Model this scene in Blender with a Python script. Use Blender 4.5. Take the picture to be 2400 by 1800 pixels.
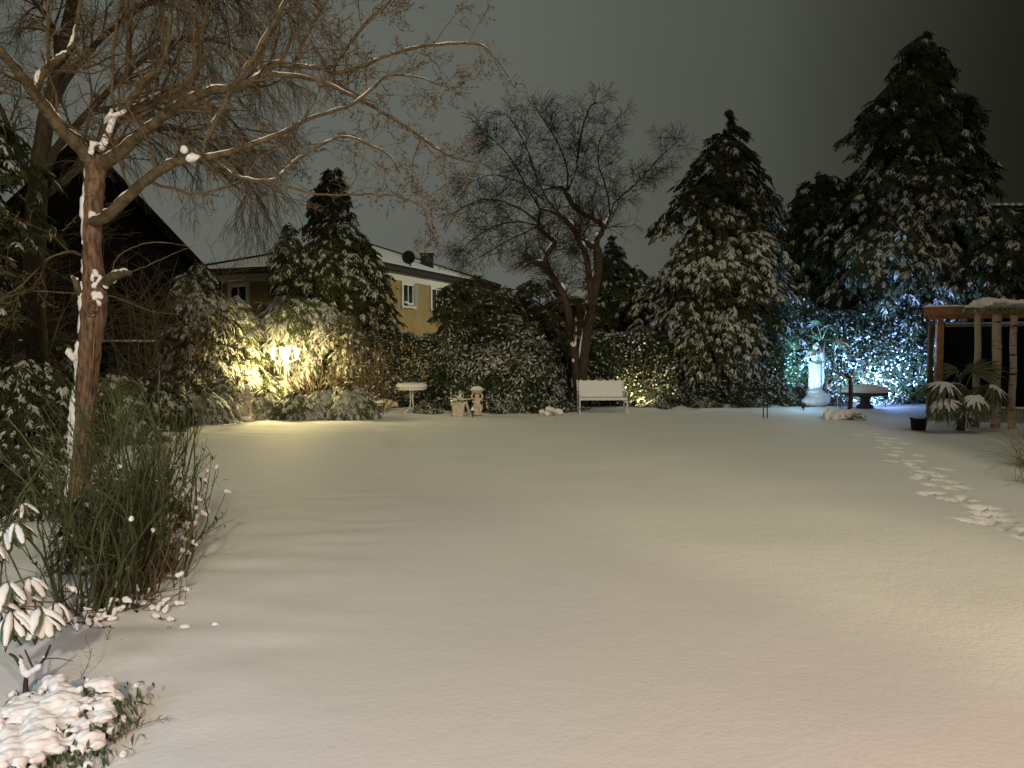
import bpy, math
import numpy as np
from mathutils import Vector, Matrix
for o in list(bpy.data.objects): bpy.data.objects.remove(o)
scn = bpy.context.scene
COL = scn.collection
RG = np.random.default_rng(7)

# ------------------------------------------------------------ camera, world, lights, exposure
F = 1804.0; HZ = 816.0; CH = 1.9
cam_d = bpy.data.cameras.new('camera'); cam = bpy.data.objects.new('camera', cam_d); COL.objects.link(cam)
cam_d.sensor_width = 36; cam_d.lens = 36*F/2400; cam_d.clip_end = 1500; cam_d.clip_start = 0.05
PITCH = math.atan((900-HZ)/F)
cam.location = (0, 0, CH); cam.rotation_euler = (math.pi/2-PITCH, 0, 0)
scn.camera = cam

w = bpy.data.worlds.new('World'); scn.world = w; w.use_nodes = True
nt = w.node_tree; nt.nodes.clear()
def wn(t, **k):
    n = nt.nodes.new(t)
    for a, b in k.items(): setattr(n, a, b)
    return n
tc = wn('ShaderNodeTexCoord')
# glow of the town on the low cloud, strongest behind the middle of the garden
g = Vector((-0.24, 0.93, 0.26)).normalized()
dp = wn('ShaderNodeVectorMath', operation='DOT_PRODUCT'); dp.inputs[1].default_value = g
nt.links.new(tc.outputs['Generated'], dp.inputs[0])
cr = wn('ShaderNodeValToRGB'); e = cr.color_ramp.elements
e[0].position = 0.0; e[0].color = (0.045, 0.049, 0.038, 1)
e[1].position = 1.0; e[1].color = (0.118, 0.128, 0.108, 1)
for p, c in ((0.5, (0.068, 0.074, 0.056, 1)), (0.85, (0.098, 0.105, 0.087, 1))):
    q = e.new(p); q.color = c
# the cloud is unlit towards the right, over the open country
dk = wn('ShaderNodeVectorMath', operation='DOT_PRODUCT'); dk.inputs[1].default_value = Vector((0.80, 0.57, 0.19)).normalized()
nt.links.new(tc.outputs['Generated'], dk.inputs[0])
dr_ = wn('ShaderNodeValToRGB'); e2 = dr_.color_ramp.elements
e2[0].position = 0.60; e2[0].color = (1, 1, 1, 1); e2[1].position = 1.0; e2[1].color = (.035, .04, .03, 1)
for p, c in ((0.80, (.72, .73, .70)), (0.87, (.40, .41, .36)), (0.92, (.19, .20, .16)), (0.965, (.09, .095, .07))):
    q = e2.new(p); q.color = (*c, 1)
nt.links.new(dk.outputs['Value'], dr_.inputs['Fac'])
nz = wn('ShaderNodeTexNoise'); nz.inputs['Scale'].default_value = 2.6; nz.inputs['Detail'].default_value = 5
nt.links.new(tc.outputs['Generated'], nz.inputs['Vector'])
ad = wn('ShaderNodeMath', operation='MULTIPLY_ADD'); ad.inputs[1].default_value = 0.16; ad.inputs[2].default_value = -0.08
nt.links.new(nz.outputs['Fac'], ad.inputs[0])
ad2 = wn('ShaderNodeMath', operation='ADD'); nt.links.new(dp.outputs['Value'], ad2.inputs[0]); nt.links.new(ad.outputs[0], ad2.inputs[1])
nt.links.new(ad2.outputs[0], cr.inputs['Fac'])
bg = wn('ShaderNodeBackground'); bg.inputs['Strength'].default_value = 1.0
mxs = wn('ShaderNodeMix', data_type='RGBA', blend_type='MULTIPLY'); mxs.inputs['Factor'].default_value = 1
nt.links.new(cr.outputs['Color'], mxs.inputs['A']); nt.links.new(dr_.outputs['Color'], mxs.inputs['B']); nt.links.new(mxs.outputs['Result'], bg.inputs['Color'])
wo = wn('ShaderNodeOutputWorld'); nt.links.new(bg.outputs[0], wo.inputs[0])

def light(name, typ, loc, energy, col, target=None, **k):
    d = bpy.data.lights.new(name, typ); d.energy = energy; d.color = col
    for a, b in k.items(): setattr(d, a, b)
    o = bpy.data.objects.new(name, d); COL.objects.link(o); o.location = loc
    if target is not None:
        o.rotation_euler = (Vector(target)-Vector(loc)).to_track_quat('-Z', 'Y').to_euler()
    return o
# street lamp behind the photographer (flat glass: no light above the horizontal), porch lamp of the house
light('street_lamp_light', 'SPOT', (5, -21, 13), 17300, (1.0, 0.89, 0.60), (5, -21, 0), spot_size=math.radians(164.4), spot_blend=0.04, shadow_soft_size=0.5)
light('lawn_fill_sun', 'SUN', (0, 0, 60), 0.33, (1.0, 0.93, 0.62), (-12, 22, 0), angle=math.radians(40))  # soft sun lamp added as even fill on the far lawn
light('living_room_light', 'POINT', (9.0, -5.4, 2.0), 5000, (1.0, 0.84, 0.42), shadow_soft_size=0.08)
light('far_street_lamp_light', 'SPOT', (7.5, 36, 7), 2600, (0.95, 1.0, 0.80), (-6, 38.5, 4.5), spot_size=math.radians(64), spot_blend=.5, shadow_soft_size=0.2)
light('porch_lamp_light', 'POINT', (3.2, -2.6, 3.6), 1060, (1.0, 0.52, 0.44), shadow_soft_size=0.12)
light('window_light', 'AREA', (-3.4, 0.8, 2.1), 55, (0.55, 0.74, 1.0), (-2.2, 4, 0.2), shape='RECTANGLE', size=1.2, size_y=1.3)

vs = scn.view_settings
vs.view_transform = 'Standard'; vs.look = 'None'; vs.gamma = 1; vs.exposure = 0; vs.use_curve_mapping = False
scn.cycles.use_denoising = True
scn.cycles.max_bounces = 4; scn.cycles.diffuse_bounces = 3; scn.cycles.glossy_bounces = 2; scn.cycles.transmission_bounces = 4
scn.cycles.sample_clamp_indirect = 4.0

# ------------------------------------------------------------ placing and mesh helpers
cp, sp = math.cos(PITCH), math.sin(PITCH)
def W(px, py, d):
    """the place seen at a pixel of the 2400 x 1800 photograph, d metres away along y"""
    u = (px-1200)/F; v = -(py-900)/F
    y = cp + v*sp; z = -sp + v*cp
    return np.array([u*d/y, d, CH + z*d/y])
def G(px, py):
    """the same on the ground"""
    v = -(py-900)/F; y = cp+v*sp; z = -sp+v*cp
    d = -CH*y/z; p = W(px, py, d); p[2] = gz(p[0], p[1]); return p

def mesh_np(name, V, polys, mat=None, smooth=False, mi=None):
    """V (n,3); polys: list of (m,k) index arrays"""
    V = np.asarray(V, np.float32).reshape(-1, 3)
    polys = [np.asarray(p, np.int32) for p in polys if len(p)]
    me = bpy.data.meshes.new(name)
    me.vertices.add(len(V)); me.vertices.foreach_set('co', V.ravel())
    tot = np.concatenate([np.full(len(p), p.shape[1], np.int32) for p in polys])
    loops = np.concatenate([p.ravel() for p in polys])
    start = np.concatenate([[0], np.cumsum(tot)[:-1]]).astype(np.int32)
    me.loops.add(len(loops)); me.loops.foreach_set('vertex_index', loops)
    me.polygons.add(len(tot)); me.polygons.foreach_set('loop_start', start)
    try: me.polygons.foreach_set('loop_total', tot)
    except Exception: pass
    me.polygons.foreach_set('use_smooth', np.full(len(tot), smooth))
    mats = mat if isinstance(mat, (list, tuple)) else [mat]
    for m in mats:
        if m: me.materials.append(m)
    if mi is not None: me.polygons.foreach_set('material_index', np.asarray(mi, np.int32))
    me.update(); return me

class B:
    """collects geometry in world coordinates for one mesh"""
    def __init__(s): s.V = []; s.P = []; s.n = 0
    def add(s, V, *polys):
        V = np.asarray(V, float).reshape(-1, 3)
        for p in polys:
            p = np.asarray(p, int)
            if len(p): s.P.append(p+s.n)
        s.V.append(V); s.n += len(V); return s
    def build(s, name, mat, parent=None, smooth=False, kind=None):
        V = np.concatenate(s.V)
        P = s.P
        byk = {}
        for p in P: byk.setdefault(p.shape[1], []).append(p)
        P = [np.concatenate(v) for v in byk.values()]
        loc = np.array(parent.matrix_basis.translation) if parent is not None and parent.parent is None else np.zeros(3)
        if parent is not None and parent.parent is not None:
            loc = np.array(parent.parent.matrix_basis.translation)+np.array(parent.matrix_basis.translation)
        me = mesh_np(name, V-loc, P, mat, smooth)
        return link(name, me, parent, kind)
def link(name, me, parent=None, kind=None, loc=None):
    o = bpy.data.objects.new(name, me); COL.objects.link(o)
    if parent is not None: o.parent = parent
    if kind: o['kind'] = kind
    if loc is not None: o.location = loc
    return o
def tag(o, label, cat, group=None):
    o['label'] = label; o['category'] = cat
    if group: o['group'] = group
    return o
def thing(name, label, cat, loc=(0, 0, 0), group=None):
    o = bpy.data.objects.new(name, None); COL.objects.link(o); o.location = tuple(loc); o.empty_display_size = .1
    # basis translation must be readable at once
    o.matrix_basis = Matrix.Translation(Vector(tuple(float(c) for c in loc)))
    return tag(o, label, cat, group)

def nrm(a): 
    a = np.asarray(a, float); return a/np.maximum(np.linalg.norm(a, axis=-1, keepdims=True), 1e-9)
def frames(Fw, U=None, roll=None):
    Fw = nrm(Fw)
    if U is None: U = np.tile([0., 0, 1], (len(Fw), 1))
    Y = nrm(np.cross(U, Fw)+1e-6); Z = np.cross(Fw, Y)
    if roll is not None:
        c, s = np.cos(roll)[:, None], np.sin(roll)[:, None]
        Y, Z = Y*c+Z*s, Z*c-Y*s
    return np.stack([Fw, Y, Z], 1)      # rows are the basis vectors
def inst(b, T, Fa, Pp, Rm, S):
    """copies of template T (m,3), faces Fa, at Pp (n,3) with frames Rm and scale S (n,) or (n,3)"""
    n = len(Pp)
    if n == 0: return
    S = np.asarray(S, float)
    if S.ndim == 1: S = np.repeat(S[:, None], 3, 1)
    V = (T[None]*S[:, None, :])@Rm + Pp[:, None, :]
    off = (np.arange(n)*len(T))[:, None, None]
    b.add(V.reshape(-1, 3), (np.asarray(Fa)[None]+off).reshape(-1, len(Fa[0])))
def tubes(b, P, R, sides=5, cap=False):
    """P (n,k,3) polylines, R (n,k) radii"""
    P = np.asarray(P, float); R = np.asarray(R, float)
    n, k, _ = P.shape
    if n == 0: return
    Tn = np.gradient(P, axis=1); Tn = nrm(Tn)
    ref = np.tile([0.13, 0.31, 0.94], (n, k, 1)); al = np.abs((Tn*nrm(ref)).sum(-1)) > 0.93
    ref[al] = [0.95, 0.2, 0.1]
    A = nrm(np.cross(Tn, ref)); Bn = np.cross(Tn, A)
    th = np.arange(sides)*2*math.pi/sides
    ring = A[:, :, None, :]*np.cos(th)[None, None, :, None]+Bn[:, :, None, :]*np.sin(th)[None, None, :, None]
    V = P[:, :, None, :]+ring*R[:, :, None, None]
    idx = np.arange(n*k*sides).reshape(n, k, sides)
    a = idx[:, :-1]; c = idx[:, 1:]
    q = np.stack([a, np.roll(a, -1, 2), np.roll(c, -1, 2), c], -1).reshape(-1, 4)
    polys = [q]
    if cap: polys += [idx[:, -1, :].reshape(n, sides), idx[:, 0, ::-1].reshape(n, sides)]
    b.add(V.reshape(-1, 3), q)
    if cap:
        base = b.n-n*k*sides
        for p in polys[1:]: b.P.append(p+base)
def tube(b, pts, rad, sides=8, cap=True):
    pts = np.asarray(pts, float)
    if np.isscalar(rad): rad = [rad]*len(pts)
    tubes(b, pts[None], np.asarray(rad, float)[None], sides, cap)
def resample(pts, n):
    """Catmull-Rom through control points with any number of columns"""
    p = np.asarray(pts, float); p = np.vstack([2*p[0]-p[1], p, 2*p[-1]-p[-2]])
    t = np.linspace(0, len(p)-3-1e-6, n); i = t.astype(int); f = (t-i)[:, None]
    a, b_, c, d = p[i], p[i+1], p[i+2], p[i+3]
    return .5*((2*b_)+(-a+c)*f+(2*a-5*b_+4*c-d)*f**2+(-a+3*b_-3*c+d)*f**3)
def grow(P0, D0, L, k, wob, grav, rg):
    n = len(P0); P = np.zeros((n, k, 3)); P[:, 0] = P0; d = nrm(D0)
    L = np.broadcast_to(np.asarray(L, float), (n,))
    grav = np.broadcast_to(np.asarray(grav, float), (n,))
    for i in range(1, k):
        d = nrm(d+rg.normal(0, wob, (n, 3))+np.array([0, 0, 1.])*grav[:, None])
        P[:, i] = P[:, i-1]+d*(L/(k-1))[:, None]
    return P
def children(P, R, m, t0, t1, ang, rg, up=0.0):
    """m children per parent polyline: start points, directions, radii, t"""
    n, k, _ = P.shape
    i = np.repeat(np.arange(n), m); t = rg.uniform(t0, t1, n*m)*(k-1)
    j = np.minimum(t.astype(int), k-2); f = (t-j)
    p = P[i, j]*(1-f[:, None])+P[i, j+1]*f[:, None]
    tn = nrm(P[i, j+1]-P[i, j]); r = R[i, j]*(1-f)+R[i, j+1]*f
    q = nrm(np.cross(tn, rg.normal(0, 1, (n*m, 3))))
    a = np.broadcast_to(ang, (n*m,))*rg.uniform(.6, 1.3, n*m)
    d = tn*np.cos(a)[:, None]+q*np.sin(a)[:, None]; d[:, 2] += up
    return p, nrm(d), r, t/(k-1), i
def box(b, lo, hi, M=None):
    x0, y0, z0 = lo; x1, y1, z1 = hi
    V = np.array([[x0,y0,z0],[x1,y0,z0],[x1,y1,z0],[x0,y1,z0],[x0,y0,z1],[x1,y0,z1],[x1,y1,z1],[x0,y1,z1]], float)
    if M is not None: V = V@M[0]+M[1]
    b.add(V, [[0,3,2,1],[4,5,6,7],[0,1,5,4],[1,2,6,5],[2,3,7,6],[3,0,4,7]])
def lathe(b, prof, n=16, c=(0, 0, 0), sx=1, sy=1):
    prof = np.asarray(prof, float); th = np.arange(n)*2*math.pi/n
    V = np.stack([prof[:, 0, None]*np.cos(th)*sx, prof[:, 0, None]*np.sin(th)*sy, np.repeat(prof[:, 1, None], n, 1)], -1)+np.asarray(c)
    idx = np.arange(len(prof)*n).reshape(len(prof), n)
    a, d = idx[:-1], idx[1:]
    b.add(V.reshape(-1, 3), np.stack([a, np.roll(a, -1, 1), np.roll(d, -1, 1), d], -1).reshape(-1, 4))
def hinge(h): return np.asarray(h, float)
def remesh(prims, voxel, name, mat, smooth_it=2):
    """union of ellipsoids and tapered limbs melted into one skin. prims: ('e',c,(rx,ry,rz)) or ('c',p0,p1,r0,r1)"""
    b = B()
    for p in prims:
        if p[0] == 'e':
            t = np.linspace(0, math.pi, 9); pr = np.stack([np.sin(t)+1e-4, -np.cos(t)], -1)
            bb = B(); lathe(bb, pr, 14); V = np.concatenate(bb.V)
            V = V*np.asarray(p[2], float)
            if len(p) > 3:
                a = p[3]; V = V@np.array([[math.cos(a), 0, math.sin(a)], [0, 1, 0], [-math.sin(a), 0, math.cos(a)]])
            b.add(V+np.asarray(p[1]), bb.P[0])
        else:
            p0, p1 = np.asarray(p[1], float), np.asarray(p[2], float); r0, r1 = p[3], p[4]
            d = p1-p0; L = np.linalg.norm(d); d = d/L
            ts, rs = [], []
            for a in np.linspace(math.pi, math.pi/2, 4): ts.append(r0*math.cos(a)); rs.append(r0*math.sin(a)+1e-4)
            for a in np.linspace(math.pi/2, 0, 4): ts.append(L+r1*math.cos(a)); rs.append(r1*math.sin(a)+1e-4)
            pts = p0+np.array(ts)[:, None]*d
            Fx = frames(d[None])[0]; th = np.arange(10)*2*math.pi/10
            V = pts[:, None]+np.array(rs)[:, None, None]*(np.cos(th)[:, None]*Fx[1]+np.sin(th)[:, None]*Fx[2])[None]
            idx = np.arange(80).reshape(8, 10); a_, c_ = idx[:-1], idx[1:]
            b.add(V.reshape(-1, 3), np.stack([a_, np.roll(a_, -1, 1), np.roll(c_, -1, 1), c_], -1).reshape(-1, 4))
    me = mesh_np(name, np.concatenate(b.V), [np.concatenate(b.P)], mat)
    o = bpy.data.objects.new('tmp', me); COL.objects.link(o)
    m = o.modifiers.new('r', 'REMESH'); m.mode = 'VOXEL'; m.voxel_size = voxel; m.use_smooth_shade = True
    if smooth_it:
        m = o.modifiers.new('s', 'SMOOTH'); m.factor = .5; m.iterations = smooth_it
    dg = bpy.context.evaluated_depsgraph_get(); dg.update()
    out = bpy.data.meshes.new_from_object(o.evaluated_get(dg)); out.name = name
    bpy.data.objects.remove(o); bpy.data.meshes.remove(me)
    if not out.materials: out.materials.append(mat)
    out.polygons.foreach_set('use_smooth', np.full(len(out.polygons), True))
    return out

# ------------------------------------------------------------ materials
def mat(name, col, rough=.8, var=0.0, scale=6., bump=0.0, bscale=40., spec=.3, col2=None, stretch=None, emit=None, estr=0, coat=0, detail=4, metal=0):
    m = bpy.data.materials.new(name); m.use_nodes = True; n = m.node_tree.nodes; l = m.node_tree.links
    p = n['Principled BSDF']; p.inputs['Base Color'].default_value = (*col, 1); p.inputs['Roughness'].default_value = rough
    p.inputs['Specular IOR Level'].default_value = spec; p.inputs['Metallic'].default_value = metal
    if emit: p.inputs['Emission Color'].default_value = (*emit, 1); p.inputs['Emission Strength'].default_value = estr
    t = n.new('ShaderNodeTexCoord'); v = t.outputs['Object']
    if stretch:
        mp = n.new('ShaderNodeMapping'); mp.inputs['Scale'].default_value = stretch; l.new(v, mp.inputs[0]); v = mp.outputs[0]
    if var or col2:
        nz = n.new('ShaderNodeTexNoise'); nz.inputs['Scale'].default_value = scale; nz.inputs['Detail'].default_value = detail; l.new(v, nz.inputs['Vector'])
        r = n.new('ShaderNodeValToRGB'); l.new(nz.outputs['Fac'], r.inputs[0])
        c2 = col2 or tuple(c*(1+var) for c in col); c1 = col if col2 else tuple(c*(1-var) for c in col)
        r.color_ramp.elements[0].position = .33; r.color_ramp.elements[1].position = .67
        r.color_ramp.elements[0].color = (*c1, 1); r.color_ramp.elements[1].color = (*c2, 1)
        l.new(r.outputs[0], p.inputs['Base Color'])
    if bump:
        nb = n.new('ShaderNodeTexNoise'); nb.inputs['Scale'].default_value = bscale; nb.inputs['Detail'].default_value = 5; l.new(v, nb.inputs['Vector'])
        bp = n.new('ShaderNodeBump'); bp.inputs['Strength'].default_value = bump; bp.inputs['Distance'].default_value = .02
        l.new(nb.outputs['Fac'], bp.inputs['Height']); l.new(bp.outputs[0], p.inputs['Normal'])
    return m
M_snow = mat('snow', (.80, .81, .83), .65, bump=.35, bscale=30, spec=.25)
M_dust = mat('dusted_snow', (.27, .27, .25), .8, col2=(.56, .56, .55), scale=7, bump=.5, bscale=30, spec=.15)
def ground_mat():
    m = mat('lawn_snow', (.80, .81, .83), .7, bump=.16, bscale=34, spec=.2)
    n = m.node_tree.nodes; l = m.node_tree.links; b1 = [x for x in n if x.type == 'BUMP'][0]
    t = n.new('ShaderNodeTexCoord'); z = n.new('ShaderNodeTexNoise'); z.inputs['Scale'].default_value = 5.5; z.inputs['Detail'].default_value = 6; l.new(t.outputs['Object'], z.inputs['Vector'])
    b2 = n.new('ShaderNodeBump'); b2.inputs['Strength'].default_value = .16; b2.inputs['Distance'].default_value = .03; l.new(z.outputs['Fac'], b2.inputs['Height']); l.new(b2.outputs[0], b1.inputs['Normal'])
    return m
M_snowg = ground_mat() or mat('ground_snow', (.80, .81, .83), .7, bump=.16, bscale=34, spec=.2)
M_conif = mat('conifer_needles', (.020, .028, .012), .75, spec=.15, col2=(.045, .052, .022), scale=3)
M_conif2 = mat('cypress_scales', (.018, .026, .011), .75, spec=.15, col2=(.044, .048, .020), scale=2.5)
M_brownfol = mat('bronzed_scales', (.050, .042, .020), .7, col2=(.075, .080, .034), scale=2.2)
M_juniper = mat('juniper_needles', (.060, .075, .034), .7, col2=(.10, .11, .05), scale=3)
M_laurel = mat('laurel_leaf', (.016, .028, .011), .42, col2=(.038, .052, .022), scale=4, spec=.5)
M_ivy = mat('ivy_leaf', (.014, .022, .010), .35, col2=(.030, .040, .018), scale=5, spec=.5)
M_rhodo = mat('rhododendron_leaf', (.045, .075, .030), .4, col2=(.075, .10, .045), scale=9, spec=.5)
M_bark = mat('reddish_bark', (.085, .052, .034), .95, col2=(.29, .195, .13), scale=9, bump=1.0, bscale=40, spec=.1, stretch=(3.4, 3.4, .8), detail=8)
M_limb = mat('olive_limb_bark', (.060, .050, .028), .9, spec=.15, col2=(.145, .115, .066), scale=13, bump=.9, bscale=45)
M_twig = mat('brown_twig', (.070, .048, .026), .85, col2=(.135, .098, .055), scale=2.5)
M_twigw = mat('weeping_twig', (.05, .038, .024), .85, col2=(.10, .078, .05), scale=1.3)
M_dbark = mat('dark_bark', (.034, .024, .017), .9, col2=(.075, .055, .038), scale=9, bump=.8, bscale=28, stretch=(2.5, 2.5, .7))
M_dtwig = mat('dark_twig', (.020, .015, .011), .9, col2=(.045, .028, .018), scale=2)
M_gstem = mat('green_stem', (.030, .040, .014), .6, col2=(.085, .095, .034), scale=6)
M_bstem = mat('brown_stem', (.10, .07, .04), .8, col2=(.16, .11, .07), scale=6)
M_white = mat('white_plastic', (.78, .76, .72), .4, spec=.5)
M_stone = mat('weathered_stone', (.42, .36, .29), .9, col2=(.60, .52, .43), scale=14, bump=.5, bscale=60)
M_dstone = mat('dark_stone', (.045, .04, .035), .9, col2=(.09, .08, .07), scale=14, bump=.5, bscale=60)  # stone in a darker tone, for the round table's top and pedestal
M_marble = mat('pale_cast_stone', (.66, .67, .68), .8, col2=(.78, .78, .78), scale=12, bump=.3, bscale=50)
M_black = mat('black_plastic', (.015, .015, .016), .5)
M_metal = mat('dark_metal', (.03, .03, .032), .45, metal=.6)
M_wood = mat('stained_timber', (.22, .10, .045), .7, col2=(.34, .17, .08), scale=5, bump=.4, bscale=30, stretch=(1, 1, 1))
M_wood2 = mat('grey_timber', (.20, .20, .15), .8, col2=(.32, .31, .24), scale=7, stretch=(4, 4, .6))
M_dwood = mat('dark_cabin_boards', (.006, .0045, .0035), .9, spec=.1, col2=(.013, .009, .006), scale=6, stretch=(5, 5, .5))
M_roofd = mat('dark_roof_tile', (.022, .019, .018), .85, var=.3, scale=8)
M_yellow = mat('ochre_render', (.29, .195, .085), .9, col2=(.36, .245, .105), scale=1.5, bump=.2, bscale=60)
M_trim = mat('cream_trim', (.66, .62, .50), .7)
M_glass = mat('dark_window_glass', (.02, .024, .022), .08, spec=.6)
M_curt = mat('net_curtain', (.30, .32, .28), .8, var=.2, scale=20)
M_gutter = mat('brown_gutter', (.05, .035, .025), .5)
M_brick = mat('chimney_slate', (.028, .024, .024), .9, var=.3, scale=20)
M_grasS = mat('dry_grass', (.20, .17, .08), .8, col2=(.12, .13, .05), scale=9)
M_palm = mat('palm_leaf', (.05, .075, .028), .5, col2=(.10, .12, .05), scale=6, spec=.4)
M_fibre = mat('palm_trunk_fibre', (.06, .045, .03), .95, col2=(.12, .09, .06), scale=18, bump=1, bscale=40)
M_lampw = mat('painted_lamp_iron', (.62, .58, .48), .5)
M_lampcap = mat('lamp_cap_enamel', (.45, .42, .33), .5)
M_glow = mat('lit_lamp_globe', (1, .9, .7), .4, emit=(1.0, .86, .50), estr=60)
M_led = mat('lit_led_lens', (.8, .9, 1), .4, emit=(.55, .85, 1.0), estr=40)
M_ledw = mat('lit_warm_lens', (1, .9, .7), .4, emit=(1, .84, .50), estr=30)
M_farl = mat('lit_far_window', (1, 1, 1), .4, emit=(.9, .95, 1.0), estr=3.5)
def birch():
    m = mat('birch_bark', (.40, .36, .28), .8)
    n = m.node_tree.nodes; l = m.node_tree.links; p = n['Principled BSDF']
    t = n.new('ShaderNodeTexCoord'); mp = n.new('ShaderNodeMapping'); mp.inputs['Scale'].default_value = (2.2, 2.2, 13); l.new(t.outputs['Object'], mp.inputs[0])
    z = n.new('ShaderNodeTexNoise'); z.inputs['Scale'].default_value = 1.4; z.inputs['Detail'].default_value = 4; l.new(mp.outputs[0], z.inputs['Vector'])
    r = n.new('ShaderNodeValToRGB'); r.color_ramp.elements[0].position = .36; r.color_ramp.elements[0].color = (.03, .025, .02, 1)
    r.color_ramp.elements[1].position = .44; r.color_ramp.elements[1].color = (.42, .38, .30, 1); l.new(z.outputs['Fac'], r.inputs[0]); l.new(r.outputs[0], p.inputs['Base Color'])
    return m
M_birch = birch()
# ------------------------------------------------------------ ground
def vnoise(x, y, s, seed):
    """cheap smooth value noise"""
    r = np.random.default_rng(seed).uniform(-1, 1, (64, 64))
    x = np.asarray(x, float)*s; y = np.asarray(y, float)*s
    i = np.floor(x).astype(int); j = np.floor(y).astype(int); u = x-i; v = y-j
    u = u*u*(3-2*u); v = v*v*(3-2*v)
    g_ = lambda a, b_: r[a % 64, b_ % 64]
    return (g_(i, j)*(1-u)+g_(i+1, j)*u)*(1-v)+(g_(i, j+1)*(1-u)+g_(i+1, j+1)*u)*v
def sstep(a, b_, x):
    t = np.clip((np.asarray(x, float)-a)/(b_-a), 0, 1); return t*t*(3-2*t)
def gz(x, y):
    x = np.asarray(x, float); y = np.asarray(y, float)
    z = .022*vnoise(x, y, .35, 1)+.010*vnoise(x, y, 1.1, 2)
    bed = 1-sstep(-3.6, -1.7, x+.34*(y-3.2)+.35*vnoise(x, y, .8, 3))           # bed under the bushes on the left
    z = z+bed*(.03+.05*vnoise(x, y, 1.5, 4))*sstep(2.5, 4, y)
    lum = sstep(-4.2, -2.4, x+.10*y)*(1-sstep(-1.6, .3, x+.10*y))*sstep(3, 4.5, y)*(1-sstep(10, 13, y))
    z = z+lum*(.019*vnoise(x*.8+.5*y, y*2.0-.4*x, 1.3, 5)+.012*vnoise(x, y*2, 2.6, 6))
    rip = sstep(15, 17, y)*(1-sstep(20.5, 21.5, y))*(1-sstep(-3.5, -.5, x))
    z = z+rip*.030*vnoise(x*.9, y*2.2, 1.5, 8)
    far = sstep(21.6, 22.6, y-.06*x)
    z = z+far*(.05+.05*vnoise(x, y, 1.9, 7))
    return z
STEPS = [(2017,1020),(2068,1026),(2084,1042),(2094,1028),(2072,1052),(2108,1052),(2110,1071),(2096,1085),(2162,1071),(2166,1085),(2151,1100),(2225,1104),
 (2155,1126),(2170,1122),(2213,1122),(2190,1142),(2268,1148),(2178,1163),(2225,1175),(2264,1171),(2296,1195),(2343,1210),(2296,1228),(2350,1234),(2323,1222),(2386,1250),
 (2050,1010),(2035,1000),(2125,1040),(2135,1085),(2330,1196),(2240,1150),(2420,1268),(2440,1250),(2060,1017),(2078,1034),(2118,1062),(2100,1068),(2142,1092),(2180,1112),(2200,1130),(2240,1136),(2205,1160),(2252,1180),(2280,1178),(2310,1210),(2362,1222)]
def make_ground():
    def seg(a, b_, d): return list(np.arange(a, b_, d))
    xs = [-400,-200,-100,-60,-40]+seg(-30,-12,.8)+seg(-12,-5,.16)+seg(-5,4.0,.10)+seg(4.0,9.5,.045)+seg(9.5,14,.12)+seg(14,30,.8)+[32,40,60,100,200,400]
    ys = [-60,-40,-20,-10,-5,-2,0,1]+seg(2,7.5,.08)+seg(7.5,18,.05)+seg(18,24,.1)+seg(24,34,.5)+[36,40,50,70,100,160,250,400]
    xs = np.array(xs); ys = np.array(ys)
    X, Y = np.meshgrid(xs, ys, indexing='ij'); Z = gz(X, Y)
    rg = np.random.default_rng(3)
    for (px, py) in STEPS:
        d = F*CH/(py-HZ); cx = (px-1200)/F*d; a = rg.normal(.35, .35)+math.pi/2
        dx, dy = X-cx, Y-d
        near = (np.abs(dx) < 1.2) & (np.abs(dy) < 1.2)
        u = dx*math.cos(a)+dy*math.sin(a); v = -dx*math.sin(a)+dy*math.cos(a)
        L, Wd = rg.uniform(.13, .20), rg.uniform(.06, .085)
        q = np.sqrt((u/L)**2+(v/Wd)**2)+.12*vnoise(X, Y, 14, 9)
        hole = -(.060*(1-sstep(.45, 1.25, q)))
        rim = .006*np.exp(-((q-1.35)/.28)**2)
        Z = Z+np.where(near, hole+rim, 0)
    n, m = X.shape; idx = np.arange(n*m).reshape(n, m)
    q = np.stack([idx[:-1, :-1], idx[1:, :-1], idx[1:, 1:], idx[:-1, 1:]], -1).reshape(-1, 4)
    me = mesh_np('snowy_ground', np.stack([X, Y, Z], -1).reshape(-1, 3), [q], M_snowg, True)
    o = link('snowy_ground', me, None, 'structure')
    o['label'] = 'smooth snow covering the lawn, with a trail of footprints at the right'
make_ground()

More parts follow.
